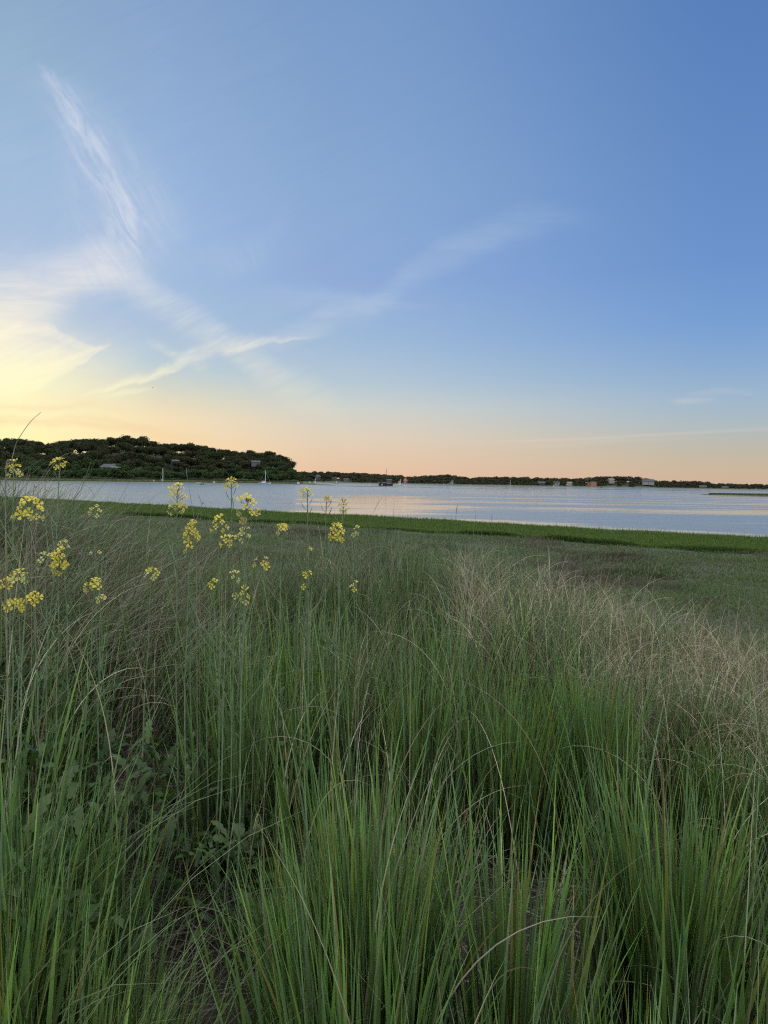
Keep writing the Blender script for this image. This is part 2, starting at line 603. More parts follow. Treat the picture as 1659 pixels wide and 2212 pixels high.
n.l.new(p.outputs[0], out.inputs[0])
M_GROUND = m
g = link('ground', np_mesh('ground', np.stack([gx, gy, gz], -1).reshape(-1, 3), gf, None, M_GROUND))
tag(g, 'dune and low salt marsh ground under the grasses down to the shore', 'ground', None, 'structure')

# ------------------------------------------------------------------ water
m, n, out = mat('water')
pos = n.new('ShaderNodeNewGeometry').outputs['Position']
mp = n.new('ShaderNodeMapping')
n.l.new(pos, mp.inputs[0])
mp.inputs['Rotation'].default_value = (0, 0, R(-14))
mp.inputs['Scale'].default_value = (0.0045, 0.022, 1)
calm = n.noise(mp.outputs[0], 1.0, 5, 0.62, 0.6)
mp2 = n.new('ShaderNodeMapping')
n.l.new(pos, mp2.inputs[0])
mp2.inputs['Rotation'].default_value = (0, 0, R(8))
mp2.inputs['Scale'].default_value = (0.006, 0.06, 1)
calm2 = n.noise(mp2.outputs[0], 1.0, 4, 0.6, 0.4)
sp = n.new('ShaderNodeSeparateXYZ')
n.l.new(pos, sp.inputs[0])
# calm water: a lee pool off the marsh edge and a strip along it; wind reaches the rest
ex = n.m('DIVIDE', n.m('ADD', n.m('ADD', sp.outputs[0], 1.0), n.m('MULTIPLY', n.m('SUBTRACT', sp.outputs[1], 170), 0.02)), 19)
ey = n.m('DIVIDE', n.m('SUBTRACT', sp.outputs[1], 165), 100)
mp5 = n.new('ShaderNodeMapping')
n.l.new(pos, mp5.inputs[0])
mp5.inputs['Scale'].default_value = (0.03, 0.30, 1)
fine = n.noise(mp5.outputs[0], 1.0, 5, 0.65, 0.3)
ell = n.m('ADD', n.m('SQRT', n.m('ADD', n.m('MULTIPLY', ex, ex), n.m('MULTIPLY', ey, ey))), n.m('MULTIPLY', n.m('SUBTRACT', fine, 0.5), 0.9))
pool = n.maprange(ell, 0.3, 1.5, 0.14, -0.02)
shore = n.m('SUBTRACT', n.m('ADD', sp.outputs[1], n.m('MULTIPLY', sp.outputs[0], 0.62)), 93)
wdt = n.maprange(sp.outputs[0], -35, -10, 9, 30)
strip = n.maprange(n.m('DIVIDE', shore, wdt), 0.4, 1.1, 0.26, 0.0)
leef = n.m('MAXIMUM', pool, strip)
far_ = n.m('ADD', n.maprange(sp.outputs[1], 90, 260, -0.03, 0.02), n.maprange(sp.outputs[0], -70, -8, -0.10, 0.0))
cv = n.m('ADD', n.m('ADD', n.m('ADD', n.m('MULTIPLY', calm, 0.55), n.m('MULTIPLY', calm2, 0.45)), leef), far_)
rip = n.maprange(n.m('ADD', cv, n.m('MULTIPLY', n.m('SUBTRACT', fine, 0.5), 0.12)), 0.49, 0.575, 1.0, 0.06, 'SMOOTHSTEP')
mp3 = n.new('ShaderNodeMapping')
n.l.new(pos, mp3.inputs[0])
mp3.inputs['Scale'].default_value = (0.45, 1.5, 1)
w1 = n.noise(mp3.outputs[0], 0.9, 4, 0.6)
w2 = n.noise(mp3.outputs[0], 0.16, 2, 0.5)
h = n.m('ADD', n.m('MULTIPLY', w1, 0.36), n.m('MULTIPLY', w2, 0.8))
b = n.new('ShaderNodeBump')
b.inputs['Distance'].default_value = 1.0
n.l.new(n.m('MULTIPLY', rip, 0.6), b.inputs['Strength'])
n.l.new(h, b.inputs['Height'])
p = principled(n, (0.09, 0.125, 0.155), 0.06)
p.inputs['IOR'].default_value = 2.4
n.l.new(n.maprange(rip, 0, 1, 0.05, 0.22), p.inputs['Roughness'])
n.l.new(b.outputs[0], p.inputs['Normal'])
n.l.new(p.outputs[0], out.inputs[0])
wb = MB()
wb.poly([(-9000, 40, 0), (9000, 40, 0), (9000, 9000, 0), (-9000, 9000, 0)])
wo_ = link('water', wb.data('water', m))
tag(wo_, 'calm tidal bay reflecting the sunset sky', 'water', None, 'structure')

# ------------------------------------------------------------------ trees of the shores
def crown_arrays(seed, h, r, lobes, nleaf, size, trunk_h, flat=0.75):
    """leaf clumps spread over and through overlapping lobes"""
    r_ = np.random.default_rng(seed)
    P, F = [], []
    L = []
    for k in range(lobes):
        a = r_.uniform(0, 2 * np.pi)
        q = r_.uniform(0.0, 0.78) * r
        z = trunk_h + (h - trunk_h) * r_.uniform(0.25, 0.86)
        lr = r * r_.uniform(0.28, 0.54)
        L.append((q * np.cos(a), q * np.sin(a), min(z, h - lr * flat), lr))
    L.append((0, 0, h - r * 0.45 * flat, r * 0.45))
    per = nleaf // len(L)
    for (cx, cy, cz, lr) in L:
        d = r_.normal(size=(per, 3))
        d /= np.linalg.norm(d, axis=1)[:, None]
        d[:, 2] = np.where(d[:, 2] < -0.35, -d[:, 2], d[:, 2])
        rr = lr * r_.uniform(0.55, 1.28, per)[:, None]
        c = np.array([cx, cy, cz]) + d * rr * np.array([1, 1, flat])
        nrm = d + r_.normal(size=(per, 3)) * 0.45
        nrm /= np.linalg.norm(nrm, axis=1)[:, None]
        a1 = np.cross(nrm, r_.normal(size=(per, 3)))
        a1 /= np.linalg.norm(a1, axis=1)[:, None]
        a2 = np.cross(nrm, a1)
        s = size * r_.uniform(0.5, 1.25, per)[:, None]
        base = sum(len(x) for x in P)
        P.append(np.stack([c - a1 * s - a2 * s * .5, c + a1 * s * .6 - a2 * s * .8, c + a1 * s + a2 * s * .5, c - a1 * s * .5 + a2 * s], 1).reshape(-1, 3))
        F.append(base + np.arange(per * 4).reshape(-1, 4))
    return np.concatenate(P), np.concatenate(F), L


M_OAK = leafmat('oak_leaves', 0.30, 0.7, 0.1, attr=False, col=((0.022, 0.036, 0.016), (0.034, 0.050, 0.022), (0.056, 0.070, 0.030), (0.050, 0.040, 0.026)), var=0.05)
M_BUSH = leafmat('bush_leaves', 0.30, 0.7, 0.1, attr=False, col=((0.030, 0.052, 0.022), (0.042, 0.070, 0.028), (0.064, 0.098, 0.036), (0.050, 0.080, 0.030)), var=0.06)
M_PINE = leafmat('pine_needles', 0.12, 0.7, 0.1, attr=False, col=((0.022, 0.034, 0.016), (0.030, 0.045, 0.020), (0.040, 0.052, 0.024), (0.040, 0.040, 0.024)), var=0.1)
M_FAR = leafmat('far_leaves', 0.2, 0.8, 0.1, attr=False, col=((0.034, 0.046, 0.026), (0.046, 0.052, 0.028), (0.070, 0.060, 0.036), (0.06, 0.06, 0.04)), var=0.02)
M_BARK = paint('bark', (0.26, 0.23, 0.20), 0.9, 0.25, 3)

M_LAND = None
m, n, out = mat('hill_ground')
pos = n.new('ShaderNodeNewGeometry').outputs['Position']
sp = n.new('ShaderNodeSeparateXYZ')
n.l.new(pos, sp.inputs[0])
f1 = n.noise(pos, 0.05, 4, 0.6)
hi = n.mix(n.maprange(f1, .4, .6), (0.020, 0.028, 0.013), (0.032, 0.036, 0.020))
lo = n.mix(n.maprange(f1, .4, .6), (0.06, 0.085, 0.035), (0.085, 0.10, 0.05))
c = n.mix(n.maprange(sp.outputs[2], 1.2, 2.6), lo, hi)
c = n.mix(n.maprange(sp.outputs[2], 0.32, 0.18), c, (0.20, 0.17, 0.135))
p = principled(n, c, 0.95)
n.l.new(p.outputs[0], out.inputs[0])
M_LAND = m

# headland: crest height wanted at picture column u (crowns included), shore distances
HU = [-700, -250, 0, 60, 120, 160, 200, 260, 300, 330, 400, 450, 500, 540, 580, 610, 630, 645, 655]
HV = [948, 945, 950, 952, 960, 957, 952, 950, 950, 959, 964, 970, 976, 981, 987, 993, 1000, 1008, 1024]
HEAD_TOP = lambda t: np.interp(t, [(u - 829.5) / FPX for u in HU], HV)
HWD = tab([-700, 100, 350, 571, 640, 760], [480, 525, 610, 650, 678, 700])     # water's edge
CREST = 120.0


def head_crest_z(t):
    u = t * FPX + 829.5
    v = HEAD_TOP(t)
    d = HWD(t) + 60 + CREST
    return 6.0 + (hor_np(u) - v) / FPX * d


def hor_np(u):
    return 1106 - 70.3 + (u - 829.5) * math.tan(ROLL)


def head_z(x, y):
    t = x / y
    d = y - HWD(t)
    top = np.maximum(head_crest_z(t) - 11.5 + 3.0 * np.clip((t + .20) / .05, 0, 1) * (1 - np.clip((t + .148) / .018, 0, 1)) - 6.0 * np.clip((t + .135) / .015, 0, 1), 1.2)
    z = -1.5 + 1.9 * sst((d + 12) / 14)
    z = z + 2.2 * sst((d - 38) / 26)
    z = np.where(d > 60, 2.6 + (top - 2.6) * sst((d - 60) / CREST), z)
    z = np.where(d > 60 + CREST + 60, top - (top + 3) * sst((d - 240) / 200), z)
    tip = sst((-0.112 - t) / 0.006)
    z = np.where(d > 30, np.minimum(z, 0.45 + (z - 0.45) * tip), z)
    z = z - 3.5 * sst((t + 0.100) / 0.022) * 1.0
    return z


tt = np.linspace(-1.0, -0.06, 190)
ds = np.concatenate([np.linspace(-14, 70, 30), np.linspace(75, 470, 60)])
TT, DD = np.meshgrid(tt, ds)
YY = HWD(TT) + DD
XX = TT * YY
ZZ = head_z(XX, YY) + 0.12 * wav(XX, YY, 0.08, 4)
idx = np.arange(TT.size).reshape(TT.shape)
hf = np.stack([idx[:-1, :-1], idx[:-1, 1:], idx[1:, 1:], idx[1:, :-1]], -1).reshape(-1, 4)
o = link('hill', np_mesh('headland', np.stack([XX, YY, ZZ], -1).reshape(-1, 3), hf, None, M_LAND))
tag(o, 'steep headland under the woods with a low sand flat at its foot', 'hill', None, 'structure')


def tree_proto(seed, h, r, lobes, nleaf, size, trunk_h, mleaf, name='oak_tree', flat=0.75):
    root = empty(name)
    P, F, L = crown_arrays(seed, h, r, lobes, nleaf, size, trunk_h, flat)
    link('crown', np_mesh('crown', P, F, None, mleaf, False), root)
    if trunk_h > 0.5:
        tb = MB()
        rr = random.Random(seed)
        lean = rr.uniform(-.6, .6)
        tb.tube([(0, 0, -1.5), (lean * .4, 0, trunk_h * .5), (lean, lean * .5, trunk_h * 1.1), (lean * .8, 0, h * .7)], [.42, .34, .26, .10], 6)
        for k in range(5):
            l = L[k % len(L)]
            tb.tube([(lean * .8, lean * .3, trunk_h * (.8 + .1 * k)), (l[0] * .5, l[1] * .5, (trunk_h + l[2]) * .5), (l[0], l[1], l[2])], [.2, .14, .05], 5)
        link('trunk', tb.data('trunk', M_BARK), root)
    return root


protos = []
for k in range(6):
    protos.append(tree_proto(20 + k, 13.5 + (k % 3), 8.6 + 0.9 * (k % 2), 14 + 2 * (k % 3), 2600, 0.64, 2.2 + .6 * (k % 3), M_OAK, 'oak_tree', .95))
protos_g = [tree_proto(40 + k, 12.5 + k, 7.6, 13 + k, 2300, 0.62, 1.0, M_BUSH, 'leafy_tree', .95) for k in range(3)]
bushes = [tree_proto(60 + k, 6.0 + k, 7.0, 14, 1500, 0.55, 0.0, M_BUSH, 'shore_shrub', 0.8) for k in range(3)]
pines = [tree_proto(80 + k, 13.0, 5.4, 14, 1800, 0.55, 1.0, M_PINE, 'cedar_tree', 1.2) for k in range(2)]
tall = [tree_proto(90 + k, 14.5, 6.5, 10, 1700, 0.62, 7.5, M_OAK) for k in range(3)]
used = set()


def plant(proto, x, y, z, rz, s, label, cat, group):
    if proto.name not in used:
        used.add(proto.name)
        o = proto
    else:
        o = copy_tree(proto)
    o.location = (x, y, z)
    o.rotation_euler = (0, 0, rz)
    o.scale = (s, s, s * random.uniform(.92, 1.06))
    tag(o, label, cat, group)
    return o


rows = [  # depth behind the water's edge, spacing, proto kind, scale, label, category, group
    (62, 8.0, 'b', (0.75, 1.25), 'green shrub at the headland foot', 'shrub', 'shrubs along the foot of the headland'),
    (72, 10.0, 'm', (0.65, 0.95), 'low tree behind the headland shrubs', 'tree', 'trees low on the headland'),
    (90, 9.5, 't', (0.75, 0.98), 'tree halfway up the headland', 'tree', 'trees halfway up the headland'),
    (112, 9.5, 't', (0.80, 1.0), 'tree high on the slope', 'tree', 'trees high on the headland slope'),
    (138, 9.0, 't', (0.8, .96), 'tree fronting the crest', 'tree', 'trees in the front of the headland crest'),
    (172, 8.2, 't', (0.78, 1.0), 'skyline tree', 'tree', 'trees on the headland skyline'),
]
ZONES = [(70, 'by the dark cedar at far left'), (185, 'left of the grey-roofed house'), (290, 'by the grey-roofed house'), (340, 'left of the small sailboat'),
         (395, 'over the small sailboat'), (470, 'over the white cabin motorboat'), (535, 'left of the crest house'), (585, 'over the big blue sailboat'), (9999, 'at the rounded tip of land')]
for (dpt, sp_, kind, (s0, s1), lab, cat, grp) in rows:
    tcur = -0.66
    while tcur < -0.1185:
        y = float(HWD(tcur)) + dpt + random.uniform(-9, 9) * (dpt > 66)
        x = tcur * y
        tcur += sp_ * random.uniform(.75, 1.25) / y
        edge = (-0.1185 - tcur)
        if edge < 0.003 and dpt > 100: continue
        z = float(head_z(np.array(x), np.array(y)))
        u_ = tcur * FPX + 829.5
        front_of = any(abs(u_ - hu) < hw and dpt < hd for hu, hw, hd in ((238, 26, 80), (378, 14, 92), (553, 20, 106)))
        if front_of and dpt > 88: continue
        if kind == 'b': pr = random.choice(bushes)
        elif kind == 'm': pr = random.choice(protos_g)
        else: pr = random.choice(protos_g + protos[:2] if dpt < 100 else protos)
        if 395 < u_ < 525 and 70 < dpt < 100: pr = random.choice(tall)
        s = random.uniform(s0, s1)
        if edge < 0.006: s *= 0.85
        if front_of and dpt > 70: s *= .55
        where = next(q for lim, q in ZONES if u_ < lim)
        adj = 'large' if s > s0 + .67 * (s1 - s0) else 'smaller' if s < s0 + .33 * (s1 - s0) else 'mid-sized'
        plant(pr, x, y, z, random.uniform(0, 6.28), s, adj + ' ' + lab + ' ' + where, cat, grp)
for (u_, v_, dp, s_, lab) in ((48, 1003, 640, 1.15, 'dense black-green cedar standing out dark at the left end of the headland'),
                              (8, 1006, 600, 1.45, 'tall dark cedar at the extreme left of the headland, cut by the picture edge')):
    P = at(u_, v_, dp)
    plant(pines[0] if u_ > 20 else pines[1], P.x, P.y, float(head_z(np.array(P.x), np.array(P.y))), 0.3, s_, lab, 'tree', None)

# look-alikes of one zone are told apart by their order from the left
same = {}
for o in COL.objects:
    if o.parent is None and o.get('category') in ('tree', 'shrub'): same.setdefault(o['label'], []).append(o)
ORD = ['leftmost', 'second from left', 'third from left', 'fourth from left', 'fifth from left', 'sixth from left', 'seventh from left', 'eighth from left', 'ninth from left']
for lab, lst in same.items():
    if len(lst) < 2: continue
    lst.sort(key=lambda o: o.location.x / o.location.y)
    for k, o in enumerate(lst):
        if len(lab.split()) > 13: lab = lab.replace(' the ', ' ')
        o['label'] = (ORD[k] if k < len(lst) - 1 else 'rightmost') + ' ' + lab.replace('mid-sized ', '')

# marsh grass on the headland's flat: one mass of reeds
def ribbons(root, phi, L, th0, curl, wd, cb, ct, K=6, prof=None, twist=None, pw=1.7, tipstart=0.0):
    """curved tapering ribbons; returns verts, faces, colours"""
    n_ = len(root)
    s = np.linspace(0, 1, K)
    th = th0[:, None] + curl[:, None] * s[None, :] ** pw
    thm = (th[:, 1:] + th[:, :-1]) / 2
    ds_ = (L / (K - 1))[:, None]
    rr = np.concatenate([np.zeros((n_, 1)), np.cumsum(np.sin(thm) * ds_, 1)], 1)
    zz = np.concatenate([np.zeros((n_, 1)), np.cumsum(np.cos(thm) * ds_, 1)], 1)
    cp, sp_ = np.cos(phi)[:, None], np.sin(phi)[:, None]
    P = np.stack([root[:, 0:1] + cp * rr, root[:, 1:2] + sp_ * rr, root[:, 2:3] + zz], -1)
    tan = np.stack([cp * np.sin(th), sp_ * np.sin(th), np.cos(th)], -1)
    side = np.stack([-sp_ * np.ones_like(th), cp * np.ones_like(th), np.zeros_like(th)], -1)
    nr_ = np.cross(tan, side)
    if twist is None: twist = rng.uniform(-1.2, 1.2, n_)
    a = twist[:, None] * (0.6 + 0.4 * s[None, :])
    side = side * np.cos(a)[..., None] + nr_ * np.sin(a)[..., None]
    pr_ = (1 - s ** 2.2) * 0.95 + 0.05 if prof is None else prof(s)
    hw = (wd[:, None] * 0.5 * pr_[None, :])[..., None]
    V = np.stack([P - side * hw, P + side * hw], 2).reshape(-1, 3)
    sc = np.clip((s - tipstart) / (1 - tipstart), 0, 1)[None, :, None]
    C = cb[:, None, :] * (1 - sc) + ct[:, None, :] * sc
    C = np.repeat(C[:, :, None, :], 2, 2).reshape(-1, 3)
    base = (np.arange(n_) * 2 * K)[:, None]
    k = np.arange(K - 1)[None, :] * 2
    i0 = base + k
    F = np.stack([i0, i0 + 1, i0 + 3, i0 + 2], -1).reshape(-1, 4)
    return V, F, C


def merge(parts):
    V, F, C = [], [], []
    b = 0
    for v, f, c in parts:
        V.append(v); F.append(f + b); C.append(c); b += len(v)
    return np.concatenate(V), np.concatenate(F), np.concatenate(C)


def jit(cols, n_, amt=0.18):
    cols = np.array(cols)
    c = cols[rng.integers(0, len(cols), n_)]
    return c * (1 + rng.normal(size=(n_, 1)) * amt).clip(0.45, 1.7) * (1 + rng.normal(size=(n_, 3)) * 0.05)


n_ = 9000
t = rng.uniform(-0.62, -0.115, n_)
d = rng.uniform(6, 60, n_)
y = HWD(t) + d
x = t * y
z = head_z(x, y)
V = ribbons(np.stack([x, y, z - .1], -1), rng.uniform(0, 6.28, n_), rng.uniform(.7, 1.5, n_), rng.uniform(0, .3, n_), rng.uniform(0, .6, n_), rng.uniform(.25, .6, n_), jit([(0.07, 0.10, 0.035)], n_), jit([(0.10, 0.14, 0.05), (0.14, 0.14, 0.07)], n_), K=3)
o = link('reeds', np_mesh('reeds', *V, M_MARSH))
tag(o, 'low green marsh reeds on the flat at the foot of the headland', 'reeds', None, 'stuff')

# ------------------------------------------------------------------ far shore
FU = [400, 660, 700, 758, 808, 849, 885, 915, 945, 966, 1015, 1050, 1093, 1157, 1210, 1262, 1288, 1305, 1363, 1393, 1418, 1456, 1498, 1531, 1581, 1659, 1900, 2300]
FV = [1018, 1020, 1021, 1023, 1025, 1027.5, 1031, 1030, 1028, 1027, 1033, 1031.5, 1031, 1033, 1035, 1033, 1031, 1031, 1030.5, 1034, 1040, 1040, 1040.5, 1044, 1046, 1046.5, 1050, 1054]
FWD = tab([400, 700, 945, 1157, 1296, 1390, 1500, 1659, 2000, 2500], [980, 985, 1000, 1030, 1080, 1080, 1090, 1120, 1150, 1200])
FAR_T = [(u - 829.5) / FPX for u in FU]


def far_top(t):
    u = t * FPX + 829.5
    return 6.0 + (hor_np(u) - np.interp(t, FAR_T, FV)) / FPX * (FWD(t) + 70)


def far_z(x, y):
    t = x / y
    d = y - FWD(t)
    top = np.maximum(far_top(t) - 8.0, 2.0)
    z = -1.2 + 2.0 * sst((d + 10) / 16)
    z = np.where(d > 6, 0.8 + (top - 0.8) * sst((d - 14) / 55), z)
    return z


tt = np.linspace(-0.32, 1.3, 260)
ds = np.concatenate([np.linspace(-12, 90, 36), [130, 300, 900, 2500]])
TT, DD = np.meshgrid(tt, ds)
YY = FWD(TT) + DD
XX = TT * YY
ZZ = far_z(XX, YY)
idx = np.arange(TT.size).reshape(TT.shape)
hf = np.stack([idx[:-1, :-1], idx[:-1, 1:], idx[1:, 1:], idx[1:, :-1]], -1).reshape(-1, 4)
o = link('hills', np_mesh('far_shore', np.stack([XX, YY, ZZ], -1).reshape(-1, 3), hf, None, M_LAND))
tag(o, 'low hills of the far shore across the bay with sandy beach', 'hills', None, 'structure')

HOUSES = [  # u, v of base, width px, facing yaw deg, wall, roof, storeys, roof type, depth extra, label
    (686.5, 1035.0, 21, 15, 'grey', 'grey', 1.6, 'hip', 34, 'grey house with a hipped roof above the moored boats right of the headland'),
    (722.6, 1036.0, 13, -30, 'pale', 'dark', 1.0, 'gable', 40, 'small pale gabled cottage on the clearing of the far shore'),
    (748, 1038.8, 22, 0, 'pale', 'grey', 0.8, 'gable', 26, 'long low pale house right of the clearing on the far shore'),
    (841, 1041.0, 22, 5, 'pale', 'grey', 1.0, 'gable', 22, 'long grey-roofed house behind the dark schooner'),
    (862, 1044.6, 9, 30, 'warm', 'brown', 0.9, 'gable', 14, 'tiny sunlit tan cottage left of the pointed red-roofed house'),
    (875.5, 1043.6, 13, 20, 'white', 'red', 1.5, 'pyramid', 16, 'sunlit house with a steep pointed red and white roof'),
    (975, 1042.5, 17, 0, 'white', 'dark', 1.0, 'gable', 22, 'white house alone in the dark woods right of the pointed-roof house'),
    (1169.5, 1047.6, 28, 0, 'grey', 'grey', 1.2, 'gable', 16, 'wide grey house near the water, left of the sunlit row'),
    (1202, 1047.0, 22, -20, 'white', 'dark', 1.3, 'gable', 20, 'white house with a dark roof next right of the wide grey house'),
    (1229.7, 1046.6, 20, 15, 'white', 'brown', 1.0, 'gable', 24, 'low white house lit by the sun left of the tall orange-lit house'),
    (1268.5, 1036.6, 9, 0, 'pale', 'pale', 1.2, 'gable', 66, 'little pale house peeking out on the crest above the tall orange-lit house'),
    (1278.5, 1049.0, 24, 42, 'cedar', 'grey', 2.6, 'flat', 14, 'tall boxy house with its left face glowing orange in the sun'),  # orange sunlight carried by the wall colour
    (1319, 1041.5, 20, 35, 'white', 'brown', 1.7, 'gable', 42, 'white gabled house with a tan roof high on the hill'),
    (1356, 1037.0, 8, 0, 'white', 'grey', 0.9, 'gable', 60, 'tiny white house half hidden on the hilltop left of the great white house'),
    (1399, 1044.6, 48, 8, 'white', 'grey', 1.5, 'gable', 42, 'great long white house with wings on the right end of the high hill'),
    (1518, 1054.6, 28, 0, 'pale', 'grey', 0.9, 'gable', 20, 'low pale house by the mudflats at the right of the far shore'),
    (1566, 1057.4, 24, 0, 'pale', 'grey', 0.7, 'gable', 18, 'lowest pale house farthest right on the far shore'),
]
HM = {'cedar': paint('siding_sunlit_orange', (0.40, 0.20, 0.10), .7), 'grey': paint('shingle_grey', (0.07, 0.075, 0.085), .8), 'pale': paint('siding_pale', (0.13, 0.14, 0.155), .7), 'white': paint('siding_white', (0.34, 0.34, 0.34), .6),  # 'cedar' wall: the low sun's orange glow put into the colour
      'warm': paint('siding_tan', (0.55, 0.42, 0.26), .7), 'dark': paint('roof_dark', (0.05, 0.05, 0.055), .8), 'brown': paint('roof_brown', (0.30, 0.22, 0.15), .8),
      'red': paint('roof_red', (0.50, 0.16, 0.11), .8), 'glass': paint('window_glass', (0.03, 0.04, 0.05), .12, .1), 'trim': paint('trim_white', (0.75, 0.75, 0.73), .5),
      'brick': paint('chimney_brick', (0.22, 0.12, 0.09), .85), 'door': paint('door_green', (0.06, 0.10, 0.08), .5)}


def gabled(b, w_, d_, z0, hr, over=0.5, mi=0, cx=0, cy=0):
    x0, x1, y0, y1 = cx - w_ / 2 - over, cx + w_ / 2 + over, cy - d_ / 2 - over, cy + d_ / 2 + over
    th = .25
    for (ya, yb) in ((y0, cy), (y1, cy)):
        a = [(x0, ya, z0), (x1, ya, z0), (x1, yb, z0 + hr), (x0, yb, z0 + hr)]
        c_ = [(p[0], p[1], p[2] + th) for p in a]
        b.poly(a, mi); b.poly(c_, mi)
        for k in range(4):
            b.poly([a[k], a[(k + 1) % 4], c_[(k + 1) % 4], c_[k]], mi)


def house(name, w_, d_, st, roof, wm, rm, label, loc, yaw):
    root = empty(name, loc, yaw)
    tag(root, label, 'house', None)
    hh = 3.0 * st
    b = MB()
    b.box((0, 0, hh / 2 - 1.0), (w_, d_, hh + 2.0))
    if roof == 'gable':
        rh = d_ * 0.32
        for sx in (-1, 1):
            b.poly([(sx * w_ / 2, -d_ / 2, hh), (sx * w_ / 2, d_ / 2, hh), (sx * w_ / 2, 0, hh + rh)])
    if w_ > 18:
        b.box((-w_ * .28, -d_ * .6, hh / 2 - 1), (w_ * .22, d_ * .5, hh + 2))
        b.box((w_ * .33, -d_ * .6, hh * .42 - 1), (w_ * .2, d_ * .4, hh * .84 + 2))
    link('wall', b.data('wall', wm), root)
    b = MB()
    if roof == 'gable':
        gabled(b, w_, d_, hh, rh)
        if w_ > 18:
            gabled(b, w_ * .22, d_ * .5, hh + .05, d_ * .2, .3, 0, -w_ * .28, -d_ * .6)
            gabled(b, w_ * .2, d_ * .4, hh * .84 + .05, d_ * .16, .3, 0, w_ * .33, -d_ * .6)
    elif roof == 'flat':
        b.box((0, 0, hh + .2), (w_ + .6, d_ + .6, .4))
        b.box((w_ * .12, 0, hh + .9), (w_ * .4, d_ * .4, 1.0))
    else:
        rh = w_ * 1.0 if roof == 'pyramid' else min(w_ * .36, 3.2)
        tw = 0.02 if roof == 'pyramid' else .3
        o_ = .5
        base = [(-w_ / 2 - o_, -d_ / 2 - o_, hh), (w_ / 2 + o_, -d_ / 2 - o_, hh), (w_ / 2 + o_, d_ / 2 + o_, hh), (-w_ / 2 - o_, d_ / 2 + o_, hh)]
        top = [(-w_ * tw, -.1, hh + rh), (w_ * tw, -.1, hh + rh), (w_ * tw, .1, hh + rh), (-w_ * tw, .1, hh + rh)]
        for k in range(4):
            b.poly([base[k], base[(k + 1) % 4], top[(k + 1) % 4], top[k]])
        b.poly(base[::-1]); b.poly(top)
    rf = link('roof', b.data('roof', rm), root)
    if roof != 'flat':
        b = MB()
        ch = hh + (d_ * .32 if roof == 'gable' else min(w_ * .36, 2.6))
        b.box((w_ * .2, d_ * .08, ch - .2), (.9, .9, 2.6))
        b.box((w_ * .2, d_ * .08, ch + 1.15), (1.1, 1.1, .2))
        link('chimney', b.data('chimney', HM['brick']), rf)
    nw = max(2, int(w_ / 3.2))
    yf = -d_ / 2
    for r_ in range(max(1, int(round(st)))):
        for k in range(nw):
            xx = -w_ / 2 + (k + .5) * w_ / nw
            zc = 1.6 + 2.8 * r_
            if zc + .7 > hh: continue
            if w_ > 18 and (abs(xx + w_ * .28) < w_ * .12 or abs(xx - w_ * .33) < w_ * .11): continue
            if r_ == 0 and k == nw // 2:
                b = MB(); b.box((xx, yf - .05, 1.05), (1.0, .1, 2.1))
                link('door', b.data('door', HM['door']), root)
                continue
            b = MB(); b.box((xx, yf - .04, zc), (1.2, .08, 1.3))
            wn = link('window', b.data('window', HM['trim']), root)
            b = MB(); b.box((xx, yf - .1, zc), (.95, .05, 1.05))
            link('pane', b.data('pane', HM['glass']), wn)
    return root


clear = []
for i, (u_, v_, wp, yaw, wm, rm, st, rf, dex, lab) in enumerate(HOUSES):
    t_ = (u_ - 829.5) / FPX
    dp = float(FWD(t_)) + dex
    P = at(u_, v_, dp)
    wid = wp * .50 / FPX * dp / max(.75, abs(math.cos(R(yaw))))
    zg = float(far_z(np.array(P.x), np.array(P.y)))
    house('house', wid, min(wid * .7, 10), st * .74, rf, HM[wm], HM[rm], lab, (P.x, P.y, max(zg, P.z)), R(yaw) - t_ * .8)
    clear.append((t_, wp / FPX * .32, dex))

# far woods: one mass of crowns with a broken skyline
parts = []
fr = np.random.default_rng(5)
prot = [crown_arrays(200 + k, 9.0, 6.4, 10, 420, 0.75, .3, .8)[:2] for k in range(6)]
V, F = [], []
b0 = 0
for dpt, hs, sp_ in ((14, .5, 5.0), (26, .7, 5.5), (40, .9, 5.5), (56, 1.0, 5.0), (72, 1.0, 4.5), (90, 1.0, 5.0)):
    tc = -0.14
    while tc < 0.66:
        y = float(FWD(tc)) + dpt + fr.uniform(-4, 4)
        tc += sp_ * fr.uniform(.6, 1.4) / y
        u_ = tc * FPX + 829.5
        if any(abs(tc - c_[0]) < c_[1] + .0012 and dpt < c_[2] + 4 for c_ in clear): continue
        if 700 < u_ < 742 and 10 < dpt < 40: continue
        if u_ > 1400 and dpt < 25 and fr.random() < .7: continue
        if 1300 < u_ < 1400 and dpt < 40 and fr.random() < .5: continue
        x = tc * y
        z = float(far_z(np.array(x), np.array(y))) - 0.5
        s = hs * fr.uniform(.7, 1.12)
        if u_ > 1530: s *= .8
        P, Fc = prot[fr.integers(0, 6)]
        a = fr.uniform(0, 6.28)
        ca, sa = math.cos(a), math.sin(a)
        Q = np.stack([P[:, 0] * ca - P[:, 1] * sa, P[:, 0] * sa + P[:, 1] * ca, P[:, 2]], -1) * s
        V.append(Q + np.array([x, y, z]))
        F.append(Fc + b0)
        b0 += len(P)
o = link('woods', np_mesh('far_woods', np.concatenate(V), np.concatenate(F), None, M_FAR, False))
tag(o, 'dark low woods covering the hills of the far shore', 'woods', None, 'stuff')

